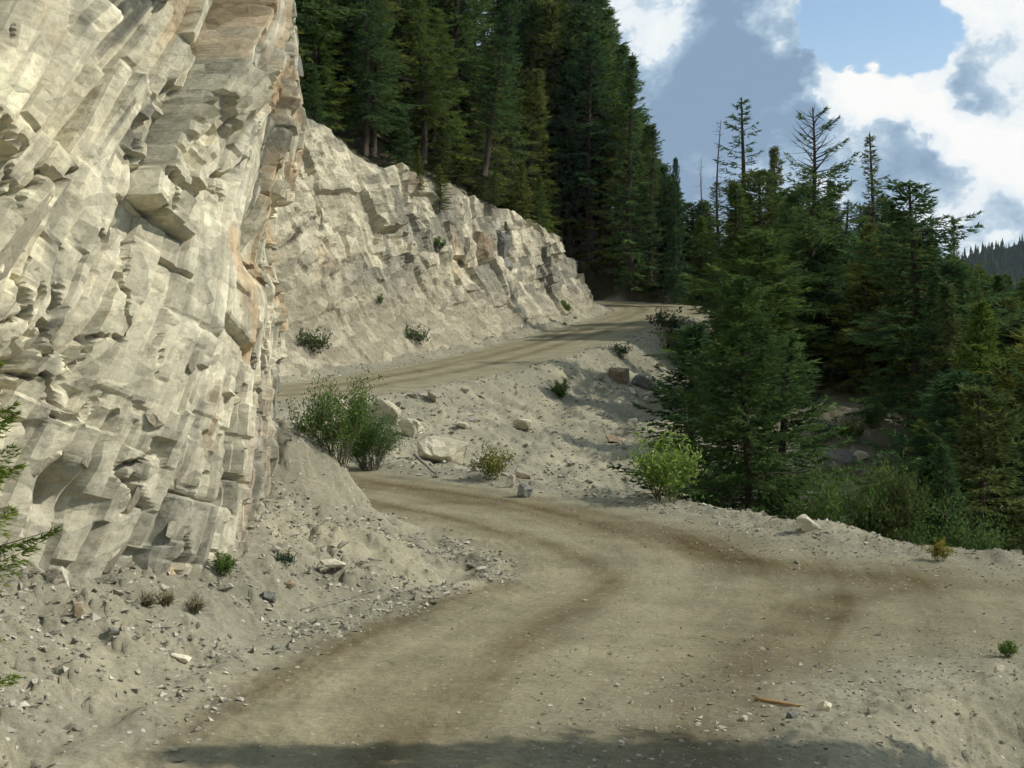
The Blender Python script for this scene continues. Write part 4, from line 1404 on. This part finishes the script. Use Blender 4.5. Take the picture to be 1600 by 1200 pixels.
# boulders one can point to: picture point of the foot, width in pixels, proportions, turn, label
for k, (px, py, w, dims, rot, mat, label) in enumerate([
    (690, 722, 86, (1.0, 0.8, 0.62), (0.05, 0.08, 0.4), PALE_STONE, 'largest flat-topped pale block with shadowed front above the near road'),
    (602, 660, 56, (1.0, 0.5, 0.75), (0.2, 0.65, 0.3), PALE_STONE, 'long cream slab tilting down beside the top of the willow bush'),
    (642, 682, 48, (1.0, 0.8, 0.75), (0.1, 0.3, 0.9), PALE_STONE, 'squat cream block between the tilted slab and the largest block'),
    (815, 672, 34, (1.0, 0.7, 0.65), (0.1, 0.2, 0.2), PALE_STONE, 'split pale stone alone in the middle of the fill slope'),
    (720, 668, 26, (1.0, 0.7, 0.35), (0.0, 0.1, 0.1), PALE_STONE, 'flat pale stone on the fill slope above the largest block'),
    (742, 730, 24, (1.0, 0.6, 0.4), (0.1, 0.2, 0.5), GREY_STONE, 'small grey slab just uphill of the yellowish shrub'),
    (797, 762, 26, (0.55, 0.5, 1.0), (0.1, 0.5, 0.1), PALE_STONE, 'upright pale shard leaning at the edge of the near road'),
    (823, 776, 34, (1.0, 0.7, 0.75), (0.2, 0.3, 0.6), GREY_STONE, 'grey wedge block touching the near road edge beside the shard'),
    (816, 748, 28, (1.0, 0.5, 0.45), (0.0, 0.3, 0.2), RUST_STONE, 'rusty slab resting above the grey wedge block'),
    (934, 592, 26, (1.0, 0.8, 0.6), (0.1, 0.1, 0.3), PALE_STONE, 'pale stone below the small shrub near the upper road edge'),
    (967, 598, 36, (1.0, 0.9, 0.85), (0.1, 0.1, 0.8), RUST_STONE, 'rounded tan boulder high on the fill slope'),
    (1006, 606, 44, (1.0, 0.5, 0.55), (0.1, 0.45, 0.2), GREY_STONE, 'dark ledge block beside the rounded tan boulder'),
    (962, 690, 40, (1.0, 0.7, 0.28), (0.1, 0.25, 0.3), RUST_STONE, 'flat brown slab low on the fill slope'),
    (1040, 522, 22, (1.0, 0.7, 0.6), (0.1, 0.1, 0.3), PALE_STONE, 'white stone on the rim of the upper road near the saplings'),
    (1345, 720, 30, (1.0, 0.7, 0.6), (0.1, 0.1, 0.3), PALE_STONE, 'rounded pale boulder on the spur beside the bare trunk fir'),
    (1310, 742, 64, (1.0, 0.8, 0.8), (0.2, 0.3, 0.2), GREY_STONE, 'grey rock outcrop on the grassy spur'),
    (1385, 735, 46, (1.0, 0.7, 0.7), (0.2, 0.5, 0.2), GREY_STONE, 'second grey outcrop next to the bare trunk of the spur'),
    (1262, 830, 44, (1.0, 0.7, 0.6), (0.1, 0.3, 0.2), PALE_STONE, 'pale broken ledge at the road rim beside the large fir'),
    (420, 948, 26, (1.0, 0.8, 0.7), (0.1, 0.1, 0.3), GREY_STONE, 'dark stone in the heap at the foot of the talus'),
    (520, 890, 46, (1.0, 0.6, 0.3), (0.1, 0.25, 0.3), PALE_STONE, 'broad flat cream slab lying on the talus'),
    (452, 918, 20, (1.0, 0.8, 0.7), (0.1, 0.1, 0.9), RUST_STONE, 'rusty cube-like stone on the talus'),
    (122, 968, 30, (0.6, 0.5, 1.0), (0.1, -0.35, 0.3), RUST_STONE, 'upright rusty slab stuck in the talus below the cliff'),
    (285, 1032, 44, (1.0, 0.5, 0.25), (0.1, 0.3, 0.5), PALE_STONE, 'flat pale shard on the talus near the road ditch'),
    (180, 1000, 24, (1.0, 0.6, 0.6), (0.1, 0.2, 0.3), GREY_STONE, 'dark stone half buried in the talus'),
    (1290, 1114, 24, (1.0, 0.8, 0.75), (0.1, 0.1, 0.3), PALE_STONE, 'largest loose grey stone beside the shaded road edge'),
    (1236, 1124, 22, (1.0, 0.8, 0.6), (0.1, 0.1, 0.8), GREY_STONE, 'angular stone close to the orange splintered stick'),
    (1163, 1128, 14, (1.0, 0.8, 0.6), (0.1, 0.1, 0.8), PALE_STONE, 'white pebble at the edge of the tree shadow'),
    (1560, 1050, 24, (1.0, 0.7, 0.6), (0.1, 0.1, 0.8), PALE_STONE, 'pale stone on the rim of the bank below the green sprout'),
    (913, 940, 9, (1.0, 0.8, 0.7), (0.1, 0.1, 0.8), PALE_STONE, 'lone pale pebble in the middle of the near road'),
    (430, 1018, 12, (1.0, 0.8, 0.8), (0.1, 0.1, 0.8), GREY_STONE, 'dark round clod on the near road edge'),
]):
    hit = ray_hit(px, py)
    if hit is None:
        continue
    x, y, z = hit
    size = w / FPX * y
    me = big_stone_mesh('boulder_shape', 500 + k, tuple(d * size for d in dims))
    me.materials.append(mat)
    o = link('boulder' if size > 0.35 else 'stone', me, None, None, (x, y, z + dims[2] * size * 0.30))
    o.rotation_euler = rot
    tag(o, label, 'boulder' if size > 0.35 else 'stone')

def scatter_stones(n, xr, yr, cond, size, label, group, seed):
    rng = np.random.default_rng(seed)
    c = np.stack([rng.uniform(*xr, n * 60), rng.uniform(*yr, n * 60)], 1)
    z, q = terrain(c, True, True)
    px = CX + FPX * c[:, 0] / c[:, 1]
    py = HY - FPX * z / c[:, 1]
    ok = cond(c, q, px, py) & (px > -20) & (px < 1620) & (py < 1210)
    idx = np.where(ok)[0][:n]
    for i in idx:
        s = size[0] * (size[1] / size[0]) ** (rng.random() ** 2.2)
        o = link('stone' if s < 0.3 else 'fallen_block', STONES[rng.integers(len(STONES))], None, None, (c[i, 0], c[i, 1], z[i] + 0.12 * s))
        o.scale = (s, s * rng.uniform(0.7, 1.1), s * rng.uniform(0.6, 1.1))
        o.rotation_euler = (rng.normal(0, 0.35), rng.normal(0, 0.35), rng.uniform(0, 6.28))
        tag(o, label, 'stone', group)


scatter_stones(135, (-9, 18), (45, 100), lambda c, q, px, py: (q['drf'] > 0.3) & (q['drf'] < 15) & (px > 455) & (px < 1110), (0.18, 0.85),
               'loose angular stone lying on the pale fill slope below the upper road', 'stones on the fill slope', 601)
scatter_stones(60, (-7, 0), (8, 28), lambda c, q, px, py: (q['dln'] > 0.05) & (q['dc'] < -0.1), (0.06, 0.26),
               'loose broken stone on the talus at the foot of the near cliff', 'stones on the near talus', 602)
scatter_stones(28, (-7, -2), (9, 25), lambda c, q, px, py: (q['dc'] < -0.02) & (q['dc'] > -0.7), (0.14, 0.42),
               'broken block fallen against the foot of the near cliff', 'blocks at the cliff foot', 606)
scatter_stones(30, (1, 12), (9.5, 24), lambda c, q, px, py: (q['drn'] < 0.6) & (q['drn'] > -3.0), (0.04, 0.13),
               'small loose stone on the gravel shoulder of the near road', 'stones on the gravel shoulder', 603)
scatter_stones(28, (-4, 9), (22, 42), lambda c, q, px, py: (q['drn'] < 1.5) & (q['drn'] > -1.0), (0.08, 0.3),
               'loose stone along the outer rim of the near road', 'stones along the road rim', 604)
scatter_stones(20, (-14, 10), (64, 120), lambda c, q, px, py: (q['dlf'] > 0.1) & (q['dlf'] < 1.6) & (px > 455), (0.15, 0.5),
               'loose stone at the foot of the far rock cut', 'stones under the far cut', 605)


def gravel():
    """grit and chips nobody could count"""
    rng = np.random.default_rng(611)
    allp, alls = [], []
    for n, xr, yr, cond, sz in (
            (12000, (-8, 0.5), (7.5, 28), lambda c, q: (q['dln'] > -0.6 * rng.random(len(c))) & (q['dc'] < 0) & (fbm(c[:, 0] * 0.9, c[:, 1] * 0.9, 5, 3) > -0.35 + 0.6 * rng.random(len(c))), (0.010, 0.085)),
            (7000, (0, 13), (8.5, 26), lambda c, q: (q['drn'] < 2.0) & (q['drn'] > -4.5 * rng.random(len(c))), (0.010, 0.05)),
            (12000, (-12, 20), (44, 108), lambda c, q: (q['drf'] > -0.5) & (q['drf'] < 16), (0.04, 0.20)),
            (3500, (-9, 9), (22, 44), lambda c, q: (q['drn'] < 2.5) & (q['drn'] > -1.6), (0.02, 0.12)),
            (2500, (-4, 6), (8, 26), lambda c, q: q['on_near'], (0.008, 0.028)),
            (2500, (-16, 10), (60, 122), lambda c, q: (q['dlf'] > -0.3) & (q['dlf'] < 2.0), (0.04, 0.16))):
        c = np.stack([rng.uniform(*xr, n * 6), rng.uniform(*yr, n * 6)], 1)
        z, q = terrain(c, True, True)
        px = np.abs(c[:, 0] / c[:, 1])
        idx = np.where(cond(c, q) & (px < 0.45))[0][:n]
        s = sz[0] * (sz[1] / sz[0]) ** (rng.random(len(idx)) ** 2.0)
        allp.append(np.stack([c[idx, 0], c[idx, 1], z[idx] + s * 0.12], 1))
        alls.append(s)
    p, s = np.vstack(allp), np.concatenate(alls)
    n = len(p)
    base = np.array([[1, 0, 0], [-1, 0, 0], [0, 1, 0], [0, -1, 0], [0, 0, 1], [0, 0, -1]], float) * np.array([0.75, 0.48, 0.30])
    v = base[None] * rng.uniform(0.5, 1.4, (n, 6, 1)) + rng.normal(0, 0.20, (n, 6, 3))
    a = rng.uniform(0, 6.28, n)
    ca, sa = np.cos(a)[:, None], np.sin(a)[:, None]
    v = np.stack([v[..., 0] * ca - v[..., 1] * sa, v[..., 0] * sa + v[..., 1] * ca, v[..., 2]], -1)
    v = v * s[:, None, None] + p[:, None]
    f = np.array([[0, 2, 4], [2, 1, 4], [1, 3, 4], [3, 0, 4], [2, 0, 5], [1, 2, 5], [3, 1, 5], [0, 3, 5]])
    f = (np.arange(n)[:, None, None] * 6 + f[None]).reshape(-1, 3)
    t = rng.uniform(0, 1, n) ** 1.3
    col = np.array([0.21, 0.19, 0.145]) * (1 - t)[:, None] + np.array([0.56, 0.52, 0.41]) * t[:, None]
    me = np_mesh('gravel', v.reshape(-1, 3), f, False, np.repeat(col, 6, 0))
    m, g, bs = new_mat('gravel_chips')
    g.l.new(g.node('ShaderNodeAttribute', attribute_name='Col').outputs['Color'], bs.inputs['Color'])
    o = link('gravel', me, m)
    tag(o, 'fine grey and cream gravel and chips strewn over slopes and shoulders', 'gravel', kind='stuff')


gravel()


def cliff_slabs():
    """broken slabs standing proud of the near face"""
    rng = np.random.default_rng(71)
    shapes = [stone_mesh('slab_shape', 700 + i, ((1.5, 0.7, 0.35), (1.1, 0.6, 0.45), (1.8, 0.5, 0.3), (0.9, 0.8, 0.5))[i % 4], 12, 0.9) for i in range(10)]
    for me in shapes:
        me.materials.append(SLAB)
    spots = [(0.9, -0.35, 0.55), (1.4, -0.75, 0.5), (0.7, -0.95, 0.45), (1.9, -0.45, 0.5), (2.4, -0.9, 0.4), (0.5, 0.4, 0.7), (1.7, 1.3, 0.95), (2.3, 0.7, 0.8), (1.2, 2.1, 0.9), (3.1, 1.9, 0.6),
             (3.1, -1.7, 0.35), (3.6, -1.75, 0.3), (3.4, -2.4, 0.35), (2.7, -2.5, 0.35), (4.3, -2.2, 0.5), (4.8, -2.6, 0.5), (4.1, -2.9, 0.45), (5.2, -2.0, 0.45), (4.5, -1.3, 0.55), (5.0, -0.7, 0.5)]
    spots = [(u_, z_, s_ * 0.7) for u_, z_, s_ in spots]
    for u, z, size in spots:
        i = int(((CI['u'] - u) ** 2 + (CI['z'] - z) ** 2).argmin())
        P = Vector(CI['V'][i])
        nrm = Vector((CI['N'][i, 0], CI['N'][i, 1], 0.15)).normalized()
        tan = Vector((-nrm.y, nrm.x, 0)).normalized()
        ang = math.radians((44 if u < 5.5 else 82) + rng.normal(0, 9))
        e1 = (tan * math.cos(ang) + Vector((0, 0, 1)) * math.sin(ang)).normalized()
        e3 = (nrm + tan * rng.normal(0, 0.2) + Vector((0, 0, rng.normal(0, 0.2)))).normalized()
        e2 = e3.cross(e1).normalized()
        e1 = e2.cross(e3).normalized()
        M = Matrix((e1, e2, e3)).transposed().to_4x4()
        o = link('rock_slab', shapes[rng.integers(len(shapes))], None, CLIFF)
        o.matrix_world = Matrix.Translation(P - nrm * (0.06 * size)) @ M @ Matrix.Diagonal((size * rng.uniform(0.8, 1.5), size * rng.uniform(0.7, 1.1), size * rng.uniform(0.5, 0.9), 1))


SLAB = rock_material('slab_rock', 0.03, 1.2, use_attr=False, tint=(0.42, 0.38, 0.275))
cliff_slabs()

# ------------------------------------------------------------------ shrubs and small plants
WILLOW = shrub('willow', 801, 2.2, 1.5, 46, 17000, (0.085, 0.026), LEAF_GREEN, bare=0.08, upright=1.2)
LIME = shrub('lime_shrub', 802, 1.7, 1.1, 22, 2600, (0.10, 0.055), LEAF_LIME)
BRUSH = [shrub('brush_a', 803, 2.4, 1.4, 34, 11000, (0.085, 0.034), LEAF_DULL), shrub('brush_b', 804, 2.4, 1.5, 28, 6500, (0.10, 0.04), LEAF_GREEN, bare=0.1),
         shrub('brush_c', 813, 2.2, 1.5, 40, 12000, (0.075, 0.04), NEEDLE, bare=0.05, upright=1.2)]
SPRIG = [shrub('sprig_a', 805, 0.9, 0.55, 14, 1500, (0.11, 0.04), LEAF_GREEN), shrub('sprig_b', 806, 0.8, 0.6, 12, 1000, (0.10, 0.05), LEAF_DULL, bare=0.25)]
GOLD = shrub('gold_shrub', 807, 1.1, 0.7, 14, 1500, (0.09, 0.045), LEAF_GOLD)
LEAF_DRY = leaf_material('dry_grass', (0.10, 0.085, 0.04), (0.30, 0.25, 0.12), 0.3)
TUFT = shrub('tuft', 808, 0.22, 0.12, 20, 260, (0.10, 0.010), LEAF_DRY, wide=0.0)


def bush(proto, px, py, h, label, name='shrub', wide=1.0, y0=7.0, dy=0.0, at=None, group=None):
    hit = ray_hit(px, py, y0) if at is None else (px_x(px, at), at, 0)
    if hit is None:
        return
    x, y = hit[0], hit[1] + dy
    plant_tree(proto, x, y, h, label, 'shrub', group, name, wide, crown='foliage', trunk='stems', z=ground(x, y))


bush(WILLOW, 572, 742, 1.7, 'green willow bush with feathery leaves at the rim of the near road', 'willow_bush', wide=0.9, dy=0.9)
bush(BRUSH[1], 518, 740, 1.9, 'greyish twiggy bush beside the green willow bush', 'willow_bush', wide=0.75, dy=0.8)
bush(GOLD, 770, 757, 0.95, 'yellow green shrub among the rocks by the near road', dy=0.5)
bush(LIME, 1050, 792, 1.75, 'lime green shrub with pale glinting leaves left of the large fir', dy=0.9)
bush(BRUSH[1], 1330, 800, 2.7, 'leafy green brush just over the road rim beside the gravel heap', 'brush', at=27.5, wide=0.75)
bush(BRUSH[0], 1398, 800, 3.3, 'tallest dull brush over the road rim', 'brush', at=27.5, wide=0.6)
bush(BRUSH[2], 1468, 800, 2.4, 'rounded dark brush over the road rim nearest the valley conifers', 'brush', at=26.5, wide=0.75)
bush(GOLD, 1478, 882, 0.42, 'yellow leaved shrub low at the rim of the turnout', dy=0.3)
for px, py, h, k, label in ((875, 622, 1.1, 0, 'small upright green shrub near the middle of the fill slope'), (972, 558, 1.1, 1, 'small round shrub at the upper rim of the fill slope'),
                            (880, 490, 1.2, 0, 'small green shrub at the toe of the far cut nose'), (650, 540, 1.4, 1, 'low scrubby plant at the toe of the far cut'),
                            (490, 556, 1.6, 1, 'low scrub at the cut toe close to the near cliff'), (1046, 522, 2.2, 1, 'twiggy sapling at the upper road rim'),
                            (1066, 560, 2.4, 1, 'bare branched bush on the fill slope against the large fir'), (1330, 690, 1.2, 0, 'grassy green patch plant above the grey outcrop'),
                            (1290, 690, 1.3, 1, 'scrub on the spur right behind the large fir'), (1365, 670, 1.5, 0, 'green bush on the spur below the bare trunk'),
                            (350, 905, 0.30, 0, 'small dark green plant at the corner of the cliff foot'), (447, 885, 0.24, 1, 'faint grey green weed on the talus'),
                            (1574, 1030, 0.22, 0, 'green sprout on the bank at the right edge')):
    bush(SPRIG[k], px, py, h, label)
for px, py, label in ((232, 950, 'dry grass tuft at the cliff foot below the vertical slab'), (258, 950, 'second dry tuft beside the first under the slab'), (304, 958, 'dry tuft nearest the cliff corner'),
                      (85, 912, 'dry tuft near the fir boughs at the left edge')):
    bush(TUFT, px, py, 0.2, label, 'grass_tuft')

# plants clinging to the far cut
def on_cut(px, py):
    P = CUTV.reshape(-1, 3)
    qx, qy = CX + FPX * P[:, 0] / P[:, 1], HY - FPX * P[:, 2] / P[:, 1]
    d = (qx - px) ** 2 + (qy - py) ** 2
    near = np.where(d < d.min() + 16)[0]
    return P[near[P[near, 1].argmin()]]


for px, py, h, k, label in ((685, 388, 1.1, 'a', 'small green shrub clinging to the middle of the far cut'), (595, 472, 0.7, 'a', 'tiny yellow green plant on the ledge of the smooth slab'),
                            (793, 385, 2.0, 'f', 'little fir growing out of the far cut beside the bulging outcrop'), (690, 330, 3.6, 'f', 'young bright fir hanging over the lip of the far cut'),
                            (655, 300, 3.0, 'f', 'young fir beside the bright one on the lip of the far cut'), (780, 318, 2.8, 'f', 'small fir next to the leaning trunk on the lip')):
    p = on_cut(px, py)
    if k == 'a':
        plant_tree(SPRIG[0], p[0], p[1], h, label, 'shrub', None, 'shrub', crown='foliage', trunk='stems', z=p[2] - 0.05)
    else:
        plant_tree(FIR[1], p[0], p[1], h, label, 'tree', None, 'young_fir', wide=1.6, z=p[2] - 0.15)
for k, (px, py, dims, rot, mt) in enumerate(((758, 388, (2.4, 2.2, 2.8), (0.3, 0.2, 0.7), RUST_STONE), (785, 395, (1.9, 2.0, 3.4), (0.1, 0.35, 0.2), GREY_STONE), (735, 395, (1.7, 1.5, 2.2), (0.2, -0.2, 1.2), PALE_STONE),
                                             (795, 415, (1.6, 1.2, 1.2), (0.5, 0.2, 0.3), GREY_STONE), (705, 400, (1.2, 1.2, 1.5), (0.1, 0.2, 0.9), PALE_STONE))):
    p = on_cut(px, py)
    me = big_stone_mesh('outcrop_shape', 560 + k, dims, 20)
    me.materials.append(mt)
    o = link('rock_outcrop', me, None, CUT, (p[0] - 0.25, p[1] + 0.2, p[2] + 0.15))
    o.rotation_euler = rot
p = on_cut(757, 306)
plant_tree(TALL[2], p[0], p[1] + 0.5, 17, 'conifer with thin bare trunk leaning out over the lip of the cut', name='fir_tree', tilt=0.17, rz=0.0, z=p[2] - 0.2)

# young fir at the left whose bough tips reach into the picture
YOUNG = conifer('young_fir', 901, 3.6, 0.85, 0.28, 70, 0.18, sp=(0.060, 0.012), step=0.040, per=11, droop=0.25, up=0.3, low=-0.05, trunk_r=0.035, mat=LEAF_GREEN)
plant_tree(YOUNG, -3.62, 8.0, 3.2, 'young fir at the left edge with only its bough tips in view', name='young_fir', rz=0.3)


# ------------------------------------------------------------------ dead wood
def log(name, a, b, r, mat, label, cat='log', bend=0.03, twigs=0, seed=1):
    a, b = Vector(a), Vector(b)
    rng = np.random.default_rng(seed)
    L = (b - a).length
    t = np.linspace(0, 1, 7)
    pts = np.array([tuple(a.lerp(b, k)) for k in t]) - np.array(a)
    pts += rng.normal(0, bend * L * 0.3, pts.shape) * np.sin(t * math.pi)[:, None]
    sp = Soup()
    sp.tube(pts, r * (1.05 - 0.6 * t), 7)
    me = sp.mesh(name + '_shape', True)
    me.materials.append(mat)
    o = link(name, me, None, None, tuple(a))
    tag(o, label, cat)
    for k in range(twigs):
        tw = Soup()
        f = rng.uniform(0.15, 0.95)
        p0 = pts[0] + (pts[-1] - pts[0]) * f
        d = rng.normal(0, 1, 3)
        d[2] = abs(d[2])
        d /= np.linalg.norm(d)
        tw.tube([p0, p0 + d * L * 0.12, p0 + d * L * 0.2 + np.array([0, 0, -0.02 * L])], [r * 0.3, r * 0.2, r * 0.08], 4)
        tm = tw.mesh('branch_shape', True)
        tm.materials.append(mat)
        link('branch', tm, None, o)
    return o


def gp(px, py, dz=0.0, y0=7.0):
    h = ray_hit(px, py, y0)
    return (h[0], h[1], h[2] + dz)


log('broken_stick', gp(1180, 1098, 0.02), gp(1250, 1110, 0.02), 0.022, SPLINTER, 'splintered orange stick lying on the near road shoulder', 'stick', 0.02, 2, 3)
st_ = gp(684, 748, 0.04)
log('stick', (st_[0] - 0.62, st_[1] + 0.25, st_[2] + 0.55), st_, 0.04, DEADWOOD, 'bleached stick leaning from the largest block to the road edge', 'stick', 0.03, 1, 4)
log('thin_rod', gp(470, 958, 0.03), gp(600, 926, 0.03), 0.008, DEADWOOD, 'long thin grey rod lying across the foot of the talus', 'rod', 0.01, 0, 5)
xl, yl_ = px_x(1108, 116), 116.0
log('leaning_trunk', (xl, yl_, ground(xl, yl_)), (px_x(1150, 118), 118, ground(xl, yl_) + 3.6), 0.17, DEADWOOD, 'pale dead trunk leaning beside the turnout of the upper road', 'log', 0.02, 3, 6)
for k, (pa, pb, r, label) in enumerate((((700, 262), (790, 330), 0.10, 'grey fallen log slanting down among the trunks above the cut'), ((770, 285), (850, 325), 0.09, 'pale fallen log at the lip of the cut near the leaning tree'),
                                        ((505, 110), (580, 165), 0.12, 'bleached fallen trunk on the dark slope next to the near cliff'), ((640, 235), (715, 262), 0.10, 'short white log lying uphill of the young firs'))):
    A, B = ray_hit(pa[0], pa[1], 55, 170), ray_hit(pb[0], pb[1], 55, 170)
    if A is None or B is None or abs(A[1] - B[1]) > 14:
        continue
    log('fallen_log', (A[0], A[1], A[2] + 0.25), (B[0], B[1], B[2] + 0.25), r, DEADWOOD, label, 'log', 0.02, 5, 20 + k)


# ------------------------------------------------------------------ far hillside across the valley
def far_hill():
    nx_, ny_ = 60, 30
    X = np.linspace(330, 760, nx_)
    T = np.linspace(0, 1, ny_)
    gx, gt = np.meshgrid(X, T, indexing='ij')
    ridge = np.interp(gx, [330, 430, 460, 500, 700, 1500], [-40, 34, 46, 62, 130, 260]) + 8 * fbm(gx * 0.02, gx * 0, 5, 3)
    gy = 1000 + 260 * gt + 30 * fbm(gx * 0.006, gt * 2, 6, 3)
    gz = -150 + (ridge + 150) * gt ** 0.9 + 5 * fbm(gx * 0.02, gt * 6, 7, 3)
    V = np.stack([gx, gy, gz], -1).reshape(-1, 3)
    m, g, bs = new_mat('far_forest_floor')
    tc = g.node('ShaderNodeTexCoord').outputs['Object']
    g.l.new(g.mix(g.noise(tc, 0.05, 3), (0.025, 0.04, 0.022), (0.06, 0.08, 0.035)), bs.inputs['Color'])
    o = link('far_hill', np_mesh('far_hill', V, grid_faces(nx_, ny_)[:, ::-1], True), m)
    tag(o, 'distant wooded hillside across the valley', 'hill', kind='structure')
    rng = np.random.default_rng(31)
    sp = Soup()
    n = 5200
    fi, ft = rng.uniform(0, 1.0, n) * (nx_ - 1), rng.uniform(0.35, 1.0, n) ** 0.8 * (ny_ - 1)
    i, j = fi.astype(int), np.minimum(ft.astype(int), ny_ - 2)
    G = V.reshape(nx_, ny_, 3)
    a, b = (fi - i)[:, None], (ft - j)[:, None]
    P = (G[i, j] * (1 - a) + G[i + 1, j] * a) * (1 - b) + (G[i, j + 1] * (1 - a) + G[i + 1, j + 1] * a) * b
    an = np.arange(6) / 6 * 2 * math.pi
    for k in range(n):
        h = rng.uniform(6, 14)
        r = h * rng.uniform(0.14, 0.22)
        for z0, z1, rr in ((0.05, 0.6, 1.0), (0.4, 1.0, 0.62)):
            ring = np.stack([np.cos(an) * r * rr * rng.uniform(0.7, 1.2, 6), np.sin(an) * r * rr * rng.uniform(0.7, 1.2, 6), np.full(6, z0 * h)], 1)
            v = np.vstack([ring, [[0, 0, z1 * h]]]) + P[k]
            sp.add(v, np.array([[q, (q + 1) % 6, 6] for q in range(6)]), np.full(7, rng.random()))
    me = sp.mesh('far_wood')
    me.materials.append(leaf_material('far_needles', (0.020, 0.046, 0.026), (0.050, 0.090, 0.036), 0.1))
    o = link('far_wood', me)
    tag(o, 'far off spruce wood covering the distant hillside', 'wood', kind='stuff')


far_hill()

# ------------------------------------------------------------------ the air itself
def haze():
    bm = bmesh.new()
    bmesh.ops.create_cube(bm, size=1.0)
    me = bpy.data.meshes.new('haze')
    bm.to_mesh(me)
    bm.free()
    m = bpy.data.materials.new('haze')
    m.use_nodes = True
    nt = m.node_tree
    nt.nodes.clear()
    out = nt.nodes.new('ShaderNodeOutputMaterial')
    v = nt.nodes.new('ShaderNodeVolumePrincipled')
    v.inputs['Color'].default_value = (0.80, 0.90, 1.0, 1)
    v.inputs['Density'].default_value = 0.00006
    v.inputs['Anisotropy'].default_value = 0.2
    nt.links.new(v.outputs[0], out.inputs['Volume'])
    o = link('haze', me, m, None, (0, 0, 4))
    o.scale = (3400, 3400, 320)
    tag(o, 'thin bluish valley haze', 'haze', kind='stuff')
haze()
